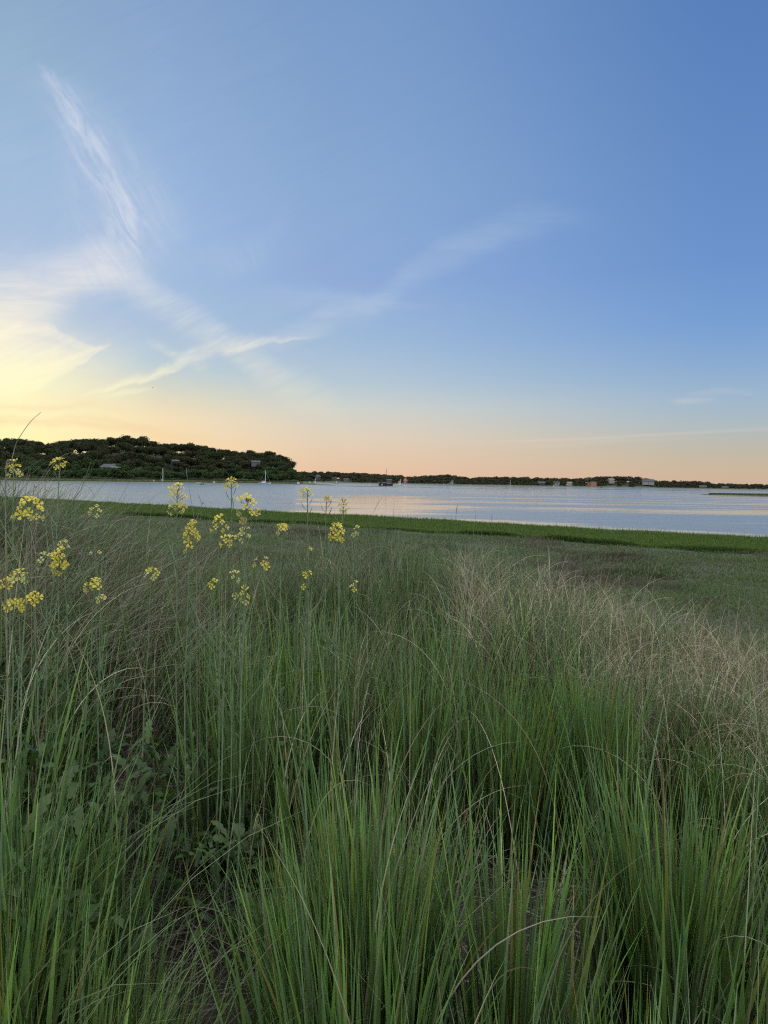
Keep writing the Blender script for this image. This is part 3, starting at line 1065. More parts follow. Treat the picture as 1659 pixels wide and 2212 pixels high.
# houses half hidden on the headland
for (u_, v_, wp, yaw, wm, rm, st, rf, dd_, lab) in (
        (238, 1016, 42, 10, 'grey', 'grey', .9, 'hip', 78, 'long grey-roofed house with a white eave among trees at the foot of the headland'),
        (378, 1009, 15, 25, 'grey', 'grey', 1.9, 'gable', 92, 'tall blue-grey house in the shade behind the two small sailboats'),
        (553, 1004, 18, -5, 'pale', 'grey', .8, 'gable', 104, 'pale house with a chimney near the crest above the big sailboat'),
        (26, 1012, 20, 0, 'grey', 'grey', 1.0, 'gable', 72, 'small grey roof at the far left foot of the headland behind grass heads')):
    t_ = (u_ - 829.5) / FPX
    dp = float(HWD(t_)) + dd_
    P = at(u_, v_, dp)
    h_ = house('house', wp / FPX * dp, min(10, wp / FPX * dp * .6), st, rf, HM[wm], HM[rm], lab, (P.x, P.y, P.z), R(yaw) - t_ * .8)
    if u_ == 238:
        b = MB(); b.box((4, -5.55, 3.05), (9, .12, .5))
        link('eave_board', b.data('eave_board', HM['trim']), h_)

# low spits and the flat island
def spit(name, pts, hgt, label, mt):
    """pts: (u, near depth, far depth)"""
    rows_ = []
    for u_, a, c_ in pts:
        t_ = (u_ - 829.5) / FPX
        k = min(1, (c_ - a) / 12)
        rows_.append([(t_ * a, a, -.4), (t_ * (a + (c_ - a) * .12), a + (c_ - a) * .12, hgt * k), (t_ * (a + c_) / 2, (a + c_) / 2, hgt * 1.15 * k), (t_ * (c_ - (c_ - a) * .1), c_ - (c_ - a) * .1, hgt * k), (t_ * c_, c_, -.4)])
    b = MB()
    b.grid(rows_)
    o_ = link(name, b.data(name, mt, True))
    tag(o_, label, 'sandbar', None, 'structure')


M_MUD = paint('mud', (0.05, 0.045, 0.035), .9, .2, .05)
M_SAND = paint('sand', (0.22, 0.19, 0.15), .9, .2, .05)
M_ISLE = paint('isle_grass', (0.055, 0.065, 0.03), .95, .25, .05)
spit('mudflat_ground', [(640, 668, 700), (670, 655, 690), (700, 645, 670), (718, 642, 650), (724, 641, 642)], .35, 'dark low mud spit running out from the headland tip', M_MUD)
spit('marsh_island_ground', [(1512, 446, 448), (1545, 440, 462), (1580, 430, 480), (1659, 412, 500), (1900, 380, 520), (2300, 350, 540)], .5, 'flat dark marsh island in the water at the right picture edge', M_ISLE)
spit('sandbar_ground', [(1400, 1000, 1010), (1480, 880, 900), (1560, 800, 860), (1659, 770, 860), (2000, 740, 900)], .2, 'pale brown sandbar before the far right shore', M_SAND)
n_ = 5000
u = rng.uniform(1530, 1720, n_)
t = (u - 829.5) / FPX
d = rng.uniform(0.1, .9, n_)
near = np.interp(u, [1512, 1545, 1580, 1659, 1900], [446, 440, 430, 412, 380])
far = np.interp(u, [1512, 1545, 1580, 1659, 1900], [448, 462, 480, 500, 520])
y = near + (far - near) * d
V = ribbons(np.stack([t * y, y, np.full(n_, .35)], -1), rng.uniform(0, 6.28, n_), rng.uniform(.4, .9, n_), rng.uniform(0, .3, n_), rng.uniform(0, .5, n_), rng.uniform(.2, .5, n_), jit([(0.06, .08, .03)], n_), jit([(0.08, .10, .04)], n_), K=3)
o = link('island_grass', np_mesh('island_grass', *V, M_MARSH))
tag(o, 'dark short grass covering the flat marsh island', 'grass', None, 'stuff')

# ------------------------------------------------------------------ boats
BM = {'white': paint('hull_white', (0.70, 0.72, 0.74), .35, .05), 'blue': paint('hull_pale_blue', (0.50, 0.60, 0.70), .35, .05), 'black': paint('hull_black', (0.012, 0.012, 0.018), .4, .1),
      'grey': paint('hull_grey', (0.25, 0.27, 0.29), .5, .1), 'spar': paint('spar', (0.75, 0.75, 0.74), .4, .05), 'dspar': paint('spar_dark', (0.06, 0.05, 0.045), .5, .1),
      'cover': paint('sail_cover', (0.45, 0.52, 0.60), .8, .1), 'motor': paint('outboard_black', (0.02, 0.02, 0.02), .4), 'wood': paint('deck_wood', (0.30, 0.20, 0.12), .6)}


def hull_mesh(L, B, H, matn, deck, sheer=.25):
    b = MB()
    rows_ = []
    ns = 10
    for i in range(ns + 1):
        s = i / ns
        x = -L / 2 + L * s
        wf = (math.sin(min(1, (1 - s) * 1.5 + .0) * math.pi / 2) ** .8) * (0.78 + .22 * math.sin(min(1, s * 2) * math.pi / 2))
        hw = B / 2 * max(wf, .03)
        top = H + sheer * H * (abs(s - .45) * 2) ** 2
        rake = L * .05 * s
        rows_.append([(x + rake, -hw, top), (x + rake * .6, -hw * .85, H * .4), (x, -hw * .3, -.25), (x, hw * .3, -.25), (x + rake * .6, hw * .85, H * .4), (x + rake, hw, top)])
    b.grid(rows_, False, 0)
    b.poly(rows_[0], 0)
    for i in range(ns):
        a, c_ = rows_[i], rows_[i + 1]
        b.poly([(a[0][0], a[0][1], a[0][2] - .05), (c_[0][0], c_[0][1], c_[0][2] - .05), (c_[5][0], c_[5][1], c_[5][2] - .05), (a[5][0], a[5][1], a[5][2] - .05)], 1)
    return b.data('hull', [matn, deck])


def boat(u_, v_, px, mast_px, kind, yaw, label, hullm='white', scale_h=1.0):
    dp = 6.0 * FPX / (v_ - hor(u_))
    P = at(u_, v_, dp)
    L = px / FPX * dp / max(.6, abs(math.cos(yaw)))
    names = {'sail': 'sailboat', 'motor': 'motorboat', 'dinghy': 'dinghy', 'schooner': 'schooner'}
    root = empty(names[kind], (P.x, P.y, 0.0 if kind != 'dinghy' else 0.0), yaw)
    tag(root, label, names[kind], None)
    B, H = L * (.30 if kind != 'schooner' else .24), max(.6, L * (.11 if kind != 'dinghy' else .13)) * scale_h
    link('hull', hull_mesh(L, B, H, BM[hullm], BM['wood' if kind == 'schooner' else 'white']), root)
    if kind in ('sail', 'schooner'):
        mh = mast_px / FPX * dp
        sp_m = BM['spar'] if kind == 'sail' else BM['dspar']
        xs = [(.06, 1.0)] if kind == 'sail' else [(.05, 1.0), (-.26, .62)]
        for xm, k in xs:
            b = MB(); b.tube([(L * xm, 0, H * .5), (L * xm, 0, mh * k * .6), (L * xm, 0, mh * k)], [.24, .20, .13], 8)
            link('mast', b.data('mast', sp_m), root)
            b = MB(); b.tube([(L * xm - .2, 0, H + 1.1), (L * xm - L * .33, 0, H + 1.2)], [.1, .08], 6)
            bo = link('boom', b.data('boom', sp_m), root)
            b = MB(); b.tube([(L * xm - .3, 0, H + 1.35), (L * xm - L * .16, 0, H + 1.42), (L * xm - L * .31, 0, H + 1.35)], [.24, .26, .14], 8)
            link('furled_sail', b.data('furled_sail', BM['cover'] if kind == 'sail' else BM['grey']), bo)
            b = MB()
            for ex in (L * .5, -L * .48):
                b.tube([(ex, 0, H * 1.1), (L * xm, 0, mh * k * .97)], .025, 4)
            for sy in (-1, 1):
                b.tube([(L * xm, sy * B * .42, H), (L * xm, 0, mh * k * .9)], .025, 4)
            link('rigging', b.data('rigging', sp_m), root)
        b = MB(); b.box((-L * .08, 0, H + .25), (L * .34, B * .55, .7)); b.box((-L * .02, 0, H + .68), (L * .18, B * .45, .2))
        link('cabin', b.data('cabin', BM['white' if kind == 'sail' else 'black']), root)
        if kind == 'schooner':
            b = MB(); b.tube([(L * .5, 0, H * 1.2), (L * .64, 0, H * 1.7)], [.14, .07], 6)
            link('bowsprit', b.data('bowsprit', BM['dspar']), root)
            b = MB(); b.box((-L * .36, 0, H + .7), (L * .14, B * .5, 1.3)); b.box((-L * .36, 0, H + 1.45), (L * .18, B * .6, .15))
            link('deckhouse', b.data('deckhouse', BM['black']), root)
            b = MB(); b.box((-L * .27, -B * .5 - .12, H * .55), (.9, .22, 1.1))
            link('fender', b.data('fender', BM['white']), root)
    if kind == 'motor':
        b = MB(); b.box((L * .02, 0, H + .45), (L * .26, B * .6, .9)); b.box((L * .02, 0, H + 1.35), (L * .30, B * .66, .14))
        for sx in (-1, 1):
            for sy in (-1, 1):
                b.tube([(L * .02 + sx * L * .12, sy * B * .28, H + .8), (L * .02 + sx * L * .12, sy * B * .28, H + 1.3)], .06, 4)
        link('cabin', b.data('cabin', BM['white']), root)
    if kind in ('motor',):
        b = MB(); b.box((-L * .53, 0, H * .8), (.5, .45, 1.0)); b.box((-L * .54, 0, H * .1), (.2, .2, .9))
        link('outboard', b.data('outboard', BM['motor']), root)
    if kind == 'dinghy':
        b = MB()
        for q in (-.2, .12): b.box((L * q, 0, H * .8), (.3, B * .85, .08))
        link('thwart', b.data('thwart', BM['wood']), root)
    return root


boat(332, 1041.8, 12, 0, 'motor', .1, 'small pale motorboat moored left of the bare-masted white sailboat', 'grey', 1.1)
boat(351, 1041.5, 9, 31, 'sail', .9, 'small white sailboat with a tall bare mast under the left headland')
boat(362, 1041.2, 5, 0, 'dinghy', .0, 'tiny white dinghy just right of the small white sailboat')
boat(429, 1043.8, 9, 0, 'dinghy', .1, 'low white skiff left of the centre of the headland shore')
boat(436, 1046.6, 8, 0, 'dinghy', 0, 'dark rowing skiff on the open water in front of the white skiff', 'black')
boat(462, 1043.6, 11, 0, 'motor', .15, 'white motorboat with a little cabin under the middle of the headland')
boat(551, 1043.2, 9, 0, 'dinghy', 3.1, 'upturned-looking pale skiff just left of the large pale blue sailboat', 'grey')
boat(571.5, 1045.6, 25, 30, 'sail', .12, 'large pale blue sailboat with a bare white mast, biggest under the headland', 'blue')
boat(596, 1043.8, 8, 0, 'dinghy', .2, 'grey dinghy right of the large pale blue sailboat', 'grey')
boat(644, 1046.2, 20, 0, 'motor', .1, 'long low grey motorboat with outboard at the tip of the headland', 'grey', .8)
boat(669, 1044.0, 9, 0, 'motor', .2, 'white cabin boat just past the tip of the headland')
boat(680.5, 1044.5, 7, 12, 'sail', .8, 'small sailboat with a bare mast right of the headland tip', 'grey')
boat(727, 1045.2, 8, 6, 'sail', .4, 'tiny pale boat with a stub mast in front of the far clearing', 'grey')
boat(833, 1049.3, 30, 37, 'schooner', .08, 'black two-masted schooner at anchor in the middle of the bay', 'black', 1.25)
boat(864, 1048.6, 14, 14, 'sail', .1, 'pale sailboat moored just right of the black schooner', 'blue')
boat(1196, 1050.9, 6, 0, 'motor', .2, 'small white boat close to the far beach before the sunlit houses')
boat(1299, 1053.6, 5, 0, 'dinghy', .2, 'dark skiff off the far beach under the hill houses', 'black')

# a channel marker pole, and the bird
P = at(1102, 1049.5, 985)
root = empty('marker_pole', (P.x, P.y, 0))
tag(root, 'thin grey pole standing at the far beach before the dark woods', 'pole')
b = MB(); b.tube([(0, 0, -1), (0, 0, 8.5)], [.22, .16], 6)
link('post', b.data('post', BM['spar']), root)
b = MB(); b.box((0, 0, 8.6), (.8, .2, .5))
link('top_mark', b.data('top_mark', BM['motor']), root)

P = at(330, 838, 240)
b = MB()
body = [(-.22, 0, 0), (-.12, 0, .01), (0, 0, .03), (.12, 0, .05), (.2, 0, .07)]
b.tube(body, [.015, .05, .065, .05, .02], 8)
for sy in (-1, 1):
    b.grid([[(.08, sy * .03, .05), (.10, sy * .22, .17), (.02, sy * .42, .12), (-.06, sy * .56, .05)],
            [(.0, sy * .03, .055), (.02, sy * .22, .18), (-.05, sy * .42, .125), (-.09, sy * .56, .052)],
            [(-.08, sy * .03, .045), (-.06, sy * .22, .165), (-.1, sy * .40, .115), (-.10, sy * .56, .05)]])
b.poly([(-.2, -.02, 0), (-.34, -.06, -.01), (-.34, .06, -.01), (-.2, .02, 0)])
o = link('bird', b.data('bird', paint('bird_dark', (0.03, 0.03, 0.035), .7)))
o.location = P
o.rotation_euler = (.1, .1, 2.6)
tag(o, 'tiny dark bird flying in the yellow sky above the headland', 'bird')

# ------------------------------------------------------------------ marsh grasses
def wedge(n_, y0, y1, tmax=0.80, pw=1.0):
    """points in the camera's wedge, density falling with distance"""
    y_ = y0 * (y1 / y0) ** (rng.random(n_) ** pw)
    t_ = rng.uniform(-tmax, tmax, n_)
    return t_ * y_, y_, t_


x, y, t = wedge(275000, 13, 100)
keep = (y < YSB(t) + 4)
x, y, t = x[keep], y[keep], t[keep]
n_ = len(x)
z = ground_z(x, y)
f = wav(x, y, .35, 21) + .6 * wav(x, y, 1.3, 22)
brown = np.clip(f * 1.8 - .28 + .8 * np.exp(-((y - 44) / 7) ** 2) * (t > .25), 0, 1)[:, None]
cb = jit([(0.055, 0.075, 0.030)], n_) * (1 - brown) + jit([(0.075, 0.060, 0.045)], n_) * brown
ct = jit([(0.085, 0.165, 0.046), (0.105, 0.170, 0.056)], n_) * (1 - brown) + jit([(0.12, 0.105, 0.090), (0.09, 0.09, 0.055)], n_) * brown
hgt = (0.22 + .16 * wav(x, y, .8, 23)) * rng.uniform(.6, 1.3, n_) * (1 + .9 * brown[:, 0])
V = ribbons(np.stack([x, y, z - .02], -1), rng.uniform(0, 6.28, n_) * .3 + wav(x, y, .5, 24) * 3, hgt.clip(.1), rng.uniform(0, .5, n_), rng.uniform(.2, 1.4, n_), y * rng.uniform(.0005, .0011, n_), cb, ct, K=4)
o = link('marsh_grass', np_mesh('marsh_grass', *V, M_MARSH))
tag(o, 'short dull green and brown salt hay covering the flat marsh', 'marsh grass', None, 'stuff')

n_ = 205000
t = rng.uniform(-0.70, 0.70, n_)
a, c_ = YSB(t) + .8 + 3.2 * wav(t * 75, t * 15, .16, 18), YST(t) + 1.5 * wav(t * 80, t, .5, 19)
q = rng.random(n_) ** 1.25
y = a + (c_ - a) * q
y = np.where(rng.random(n_) < .22, c_ - rng.random(n_) ** 2 * 3, y)
y = np.where(rng.random(n_) < .12, a + rng.random(n_) ** 2 * 1.5, y)
x = t * y
z = ground_z(x, y)
hgt = rng.normal(.62, .10, n_).clip(.3, 1.0) * (1 + .12 * wav(x, y, .6, 31)) * (1 + .5 * (rng.random(n_) < .012))
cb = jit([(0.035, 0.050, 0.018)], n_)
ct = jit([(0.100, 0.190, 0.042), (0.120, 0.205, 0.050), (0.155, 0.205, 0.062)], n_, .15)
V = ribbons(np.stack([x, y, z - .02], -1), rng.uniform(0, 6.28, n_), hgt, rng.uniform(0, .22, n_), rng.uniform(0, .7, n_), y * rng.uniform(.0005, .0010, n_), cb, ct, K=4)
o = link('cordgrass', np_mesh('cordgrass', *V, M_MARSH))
tag(o, 'bright green band of cordgrass along the edge of the water', 'cordgrass', None, 'stuff')
#FOREGROUND
# ------------------------------------------------------------------ foreground dune grass
def froots(n_, y0=0.95, extra=.7, tmin=-0.64, tmax=0.66, pw=0.5):
    t_ = rng.uniform(tmin, tmax, n_)
    y1 = RID(t_) + extra
    q_ = rng.random(n_) ** (1 / (1 + pw))
    y_ = y0 + (y1 - y0) * q_
    t_ = t_ * (1 + 1.9 / y_)          # a margin past the picture's sides
    y_ = np.minimum(y_, RID(t_) + extra)
    return t_ * y_, y_, t_


def gaps(x_, y_):
    """bare patches where the litter shows between the tufts"""
    g_ = 0
    for (gx_, gy_, gr) in ((0.42, 2.35, .34), (-0.70, 2.2, .30), (0.05, 1.95, .18), (-1.05, 2.9, .30), (0.95, 2.55, .28), (-0.25, 2.9, .25), (0.62, 1.75, .22), (0.30, 3.1, .22), (0.16, 2.5, .16), (-0.5, 1.7, .2), (1.35, 3.0, .25), (-1.5, 3.3, .3), (0.95, 3.6, .3)):
        g_ = g_ + np.exp(-((x_ - gx_) ** 2 + (y_ - gy_) ** 2) / gr ** 2)
    return g_


U = lambda t_: t_ * FPX + 829.5
# hummocks: the tufts gather on them and lean away from their middles
hx, hy = np.meshgrid(np.arange(-7, 7, .36), np.arange(.9, 11, .36))
hx, hy = (hx + rng.uniform(-.15, .15, hx.shape)).ravel(), (hy + rng.uniform(-.15, .15, hy.shape)).ravel()
k_ = (np.abs(hx) < .74 * hy + 1.6) & (gaps(hx, hy) < .55)
hx, hy = hx[k_], hy[k_]
HH = rng.uniform(.78, 1.14, len(hx))
HT = rng.random(len(hx))


def snap(x_, y_, f_=.50):
    i_ = np.argmin((x_[:, None] - hx[None]) ** 2 + (y_[:, None] - hy[None]) ** 2, 1)
    ff = f_ + .3 * np.clip((y_ - 3) / 4, 0, 1)
    return hx[i_] + (x_ - hx[i_]) * ff, hy[i_] + (y_ - hy[i_]) * ff, i_


parts = []
# fine wispy grass in tussocks: leaning with the wind on the left, more upright to the right
NT = 7000
tx_, ty_, tt_ = froots(NT)
gm = gaps(tx_, ty_)
dn = wav(tx_, ty_, 2.6, 41)
nearR = np.clip((3.6 - ty_) / 1.2, 0, 1) * np.clip((U(tt_) - 380) / 200, 0, 1)
keep = rng.random(NT) < np.clip((.62 + dn * 2.6) * (1 - .80 * nearR) - gm * 1.5, .0, 1)
tx_, ty_, tt_ = tx_[keep], ty_[keep], tt_[keep]
NT = len(tx_)
tx_, ty_, hi_ = snap(tx_, ty_)
per = rng.integers(12, 30, NT)
ti = np.repeat(np.arange(NT), per)
n_ = len(ti)
sg = .030 + .010 * ty_[ti]
x = tx_[ti] + rng.normal(size=n_) * sg
y = np.maximum(ty_[ti] + rng.normal(size=n_) * sg, .8)
t = x / y
u_ = U(t)
leftw = np.clip((1000 - u_) / 700, 0, 1)
z = ground_z(x, y) - .03
tphi = rng.uniform(0, 6.28, NT)[ti]
outw = np.arctan2(y - hy[hi_][ti], x - hx[hi_][ti])
rh = np.hypot(y - hy[hi_][ti], x - hx[hi_][ti])
phi = np.where(rng.random(n_) < .25 + .50 * leftw, rng.normal(0.15, .55, n_), outw + rng.normal(size=n_) * .6)
hmod = (1 + .14 * wav(x, y, 1.7, 43)) * (.88 + .2 * rng.random(NT)[ti]) * HH[hi_][ti]
L = (rng.normal(.76, .14, n_) + .30 * (rng.random(n_) < .05) * rng.random(n_)).clip(.3, 1.35) * hmod
lft = np.clip((620 - u_) / 500, 0, 1)
th0 = np.abs(rng.normal(.03, .07, n_)) + .5 * np.clip(rh, 0, .3) + .22 * lft * rng.random(n_)
curl = np.abs(rng.normal(.26, .30, n_)) + .7 * lft * rng.random(n_) + .5 * (rng.random(n_) < .12)
wd = rng.uniform(.0020, .0046, n_) * (1 + .06 * y)
kind = wav(x, y, 1.5, 44) * 1.5 - .26 + rng.normal(size=n_) * .25 + (HT[hi_][ti] - .5) * .5 + .22 * np.clip((u_ - 900) / 600, 0, 1) * (y > 3)
dry = np.clip((kind - .12) * 2.2, 0, 1)[:, None]
tuftg = np.clip(HT[hi_][ti] + .2 * rng.normal(size=NT)[ti], 0, 1)[:, None]
gcol = jit([(.098, .180, .056), (.142, .200, .088), (.056, .102, .038)], n_, .42) * (1 - tuftg * .35) + tuftg * .35 * np.array([.10, .11, .062])
dcol = jit([(.27, .225, .165), (.19, .165, .135), (.33, .29, .20), (.19, .135, .09)], n_, .4)
ct = gcol * (1 - dry) + dcol * dry
cb = ct * np.array([.20, .19, .15])  # brown blade bases, darkened further with painted shade near the ground
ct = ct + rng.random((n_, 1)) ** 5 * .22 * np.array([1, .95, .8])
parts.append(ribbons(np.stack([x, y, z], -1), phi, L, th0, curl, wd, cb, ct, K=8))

# undergrowth: short dense blades that close the tussocks
n_ = 9000
x, y, t = froots(n_, .95, .6)
keep = rng.random(n_) < np.clip(1.0 - gaps(x, y) * .75, .1, 1)
x, y, t = x[keep], y[keep], t[keep]
n_ = len(x)
ct = jit([(.04, .075, .03), (.055, .08, .04), (.10, .085, .065)], n_, .25)
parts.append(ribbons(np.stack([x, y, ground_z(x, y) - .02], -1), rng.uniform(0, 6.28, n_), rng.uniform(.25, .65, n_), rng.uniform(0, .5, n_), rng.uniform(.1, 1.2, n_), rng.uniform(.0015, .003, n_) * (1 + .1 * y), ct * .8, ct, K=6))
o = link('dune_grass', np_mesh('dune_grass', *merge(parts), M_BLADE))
tag(o, 'fine grey-green dune grass filling the foreground in wind-combed tussocks', 'grass', None, 'stuff')

# broad fresh green blades in upright fans
parts = []
spots = []
def fans(count, u0, u1, y0, y1, nb, L0, w0):
    for _ in range(count):
        yy = random.uniform(y0, y1)
        tq = (random.uniform(u0, u1) - 829.5) / FPX
        spots.append((tq * yy, yy, nb, L0, w0))
fans(170, 500, 900, 1.6, 3.6, 19, .76, .0056)
fans(190, 850, 1320, 1.6, 4.0, 20, .80, .0058)
fans(90, 1230, 1720, 1.0, 1.9, 18, .70, .0078)
fans(130, 1280, 1700, 1.9, 3.8, 17, .74, .0056)
fans(60, 0, 420, 1.4, 2.4, 15, .64, .0062)
fans(64, 250, 660, 1.2, 2.1, 15, .64, .0060)
fans(26, 900, 1300, 1.0, 1.5, 10, .60, .0052)
fans(16, -40, 300, 1.0, 1.5, 8, .60, .0045)
fans(330, 440, 1700, 3.6, 8.0, 15, .74, .0056)
fans(110, -20, 520, 2.6, 5.5, 12, .74, .0050)
fans(16, 0, 500, 2.4, 4.0, 8, .8, .0048)
fans(110, 1720, 2500, 1.0, 3.4, 16, .72, .0062)
fans(90, 1700, 2200, 3.4, 6.5, 14, .74, .0056)
fans(110, -850, -20, 1.0, 3.4, 14, .66, .0058)
fans(60, -600, -20, 3.4, 5.5, 12, .74, .0050)
sp_ = np.array(spots)
sx_, sy_, si_ = snap(sp_[:, 0], sp_[:, 1], .42)
sp_[:, 0], sp_[:, 1] = sx_, sy_
sp_[:, 3] *= HH[si_]
sp_[:, 2] *= np.clip(1.7 - 1.5 * HT[si_], .3, 1.5)
cnt = (sp_[:, 2] * rng.uniform(.5, 1.5, len(sp_)) * np.clip(1.2 - 1.6 * gaps(sp_[:, 0], sp_[:, 1]), .0, 1) * np.clip(.75 + wav(sp_[:, 0], sp_[:, 1], 3.2, 77) * 3.0, .08, 1.4)).astype(int)
ti = np.repeat(np.arange(len(sp_)), cnt)
n_ = len(ti)
x = sp_[ti, 0] + rng.normal(size=n_) * .045
y = np.maximum(sp_[ti, 1] + rng.normal(size=n_) * .045, .85)
L = sp_[ti, 3] * rng.normal(1.0, .17, n_).clip(.45, 1.35)
wd = sp_[ti, 4] * rng.uniform(.5, 1.8, n_) * 1.5
tg = rng.random(len(sp_))[ti][:, None]
ct = jit([(.135, .285, .062), (.145, .250, .120), (.200, .345, .068)], n_, .38) * (1 - tg * .5) + tg * .5 * np.array([.15, .23, .10])
yl = (rng.random(n_) < .05)[:, None]
ct = np.where(yl, np.array([.30, .24, .06]), ct)
cb = np.where(yl, np.array([.09, .16, .05]), ct * .30)  # lower blade colour darkened to paint in the shade near the ground
K = 9
outw = np.arctan2(y - hy[si_][ti], x - hx[si_][ti]) + rng.normal(size=n_) * .7
rh = np.hypot(y - hy[si_][ti], x - hx[si_][ti])
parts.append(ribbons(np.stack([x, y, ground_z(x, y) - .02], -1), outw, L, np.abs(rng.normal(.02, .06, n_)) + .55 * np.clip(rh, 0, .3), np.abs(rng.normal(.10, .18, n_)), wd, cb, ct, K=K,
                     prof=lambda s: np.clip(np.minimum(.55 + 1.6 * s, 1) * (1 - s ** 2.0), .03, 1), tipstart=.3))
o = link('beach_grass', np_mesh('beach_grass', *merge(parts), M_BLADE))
tag(o, 'broader fresh green beach grass blades standing in upright fans', 'beach grass', None, 'stuff')

# bleached dry strands, curling over at the tips
parts = []
NT = 520
tt_ = np.concatenate([rng.uniform((980 - 829.5) / FPX, .62, 460) + .35 * (rng.random(460) < .12), rng.uniform(-.60, .62, 110)])
NT = len(tt_)
r_ = RID(tt_)
ty_ = np.where(np.arange(NT) < 460, rng.uniform(.50, 1.08, NT) * r_, 1.05 + rng.random(NT) * (r_ - 1))
per = rng.integers(5, 22, NT)
per[460:] = per[460:] // 2
ti = np.repeat(np.arange(NT), per)
n_ = len(ti)
y = ty_[ti] + rng.normal(size=n_) * .09
x = tt_[ti] * ty_[ti] + rng.normal(size=n_) * .09
L = rng.normal(.92, .14, n_).clip(.5, 1.4)
ct = jit([(.47, .43, .30), (.36, .33, .25), (.55, .51, .37), (.32, .27, .22), (.30, .21, .15)], n_, .22)
parts.append(ribbons(np.stack([x, y, ground_z(x, y) - .02], -1), rng.uniform(0, 6.28, NT)[ti] + rng.normal(size=n_) * .7, L, np.abs(rng.normal(.08, .10, n_)), np.abs(rng.normal(1.25, .75, n_)), rng.uniform(.0024, .0046, n_) * (1 + .10 * y), ct * .5, ct, K=18, pw=2.6))
# wind-swept pale strands crowning the dune at the far left
n_ = 1500
t = rng.uniform(-.60, -.30, n_) + .05 * rng.normal(size=n_)
y = rng.uniform(3.2, 6.2, n_)
x = t * y
ct = jit([(.34, .30, .28), (.26, .22, .21), (.30, .30, .22), (.18, .20, .13)], n_, .25)
parts.append(ribbons(np.stack([x, y, ground_z(x, y)], -1), rng.normal(.1, .5, n_), rng.normal(.86, .16, n_).clip(.4, 1.3), rng.uniform(.1, .7, n_), np.abs(rng.normal(.6, .5, n_)), rng.uniform(.0016, .0030, n_) * (1 + .1 * y), ct * .6, ct, K=14))
# a few long pale arcs low in the picture
n_ = 34
t = rng.uniform(-.55, .58, n_)
y = rng.uniform(1.9, 3.3, n_)
x = t * y
ct = jit([(.34, .32, .24), (.28, .27, .20), (.22, .22, .17)], n_, .15)
parts.append(ribbons(np.stack([x, y, ground_z(x, y)], -1), rng.normal(.1, .9, n_), rng.uniform(.40, .80, n_), rng.uniform(.15, .7, n_), rng.uniform(.3, 1.8, n_), rng.uniform(.0020, .0034, n_), ct * .8, ct, K=26, pw=1.2))
# sheaf of straw stems lying to the right in the lower centre
n_ = 60
x = -.16 + rng.normal(size=n_) * .05
y = 1.75 + rng.normal(size=n_) * .07
ct = jit([(.42, .38, .32), (.32, .28, .25)], n_, .18)
parts.append(ribbons(np.stack([x, y, ground_z(x, y)], -1), rng.normal(.05, .20, n_), rng.uniform(.5, .85, n_), rng.normal(.36, .08, n_), rng.uniform(.1, .6, n_), rng.uniform(.002, .0034, n_), ct * .8, ct, K=10))
o = link('dry_grass', np_mesh('dry_grass', *merge(parts), M_BLADE))
tag(o, 'bleached dry grass strands curling over among the green tussocks', 'dry grass', None, 'stuff')

# litter on the ground
n_ = 30000
x, y, t = froots(n_, .6, 0, pw=-.2)
ct = jit([(.07, .06, .05), (.10, .09, .075), (.04, .035, .03), (.16, .145, .12)], n_, .3)
V = ribbons(np.stack([x, y, ground_z(x, y) + rng.uniform(.0, .07, n_)], -1), rng.uniform(0, 6.28, n_), rng.uniform(.10, .45, n_), rng.normal(1.42, .16, n_), rng.normal(0, .3, n_), rng.uniform(.0018, .004, n_), ct, ct, K=5)
o = link('grass_litter', np_mesh('grass_litter', *V, M_BLADE))
tag(o, 'dead flattened straw lying on the dark soil between the tufts', 'litter', None, 'stuff')

# lobed weed leaves low on the left
def lobed(root, phi, L, th0, curl, wd, cb, ct):
    K_ = 15
    pf = lambda s: (.16 + np.sin(np.pi * np.clip(s * .92 + .08, 0, 1)) ** .7 * (.30 + .70 * np.abs(np.sin(s * 13.5 + .6))) * (.45 + .75 * s)) * (1 - s ** 9)
    return ribbons(root, phi, L, th0, curl, wd, cb, ct, K=K_, prof=pf, twist=rng.uniform(-.5, .5, len(root)))


parts = []
for (nc, u0, u1, y0, y1) in ((34, -30, 330, 2.0, 3.3), (20, 330, 620, 2.1, 3.2), (16, -30, 180, 1.5, 2.1), (8, 560, 760, 2.6, 3.6)):
    yy = rng.uniform(y0, y1, nc)
    xx = (rng.uniform(u0, u1, nc) - 829.5) / FPX * yy
    ti = np.repeat(np.arange(nc), 16)
    n_ = len(ti)
    up_ = rng.uniform(.0, .42, nc)[ti] + rng.uniform(0, .10, n_)
    rt = np.stack([xx[ti] + rng.normal(size=n_) * .06, yy[ti] + rng.normal(size=n_) * .06, ground_z(xx[ti], yy[ti]) + up_], -1)
    ct = jit([(.040, .080, .022), (.050, .095, .030), (.032, .064, .022)], n_, .18)
    parts.append(lobed(rt, rng.uniform(0, 6.28, n_), rng.uniform(.05, .115, n_), rng.uniform(.4, 1.2, n_), rng.uniform(.2, 1.3, n_), rng.uniform(.022, .046, n_), ct, ct * 1.1))
o = link('broadleaf_weeds', np_mesh('broadleaf_weeds', *merge(parts), M_WEED))
tag(o, 'dark green lobed weed leaves low among the grass on the left', 'weeds', None, 'stuff')

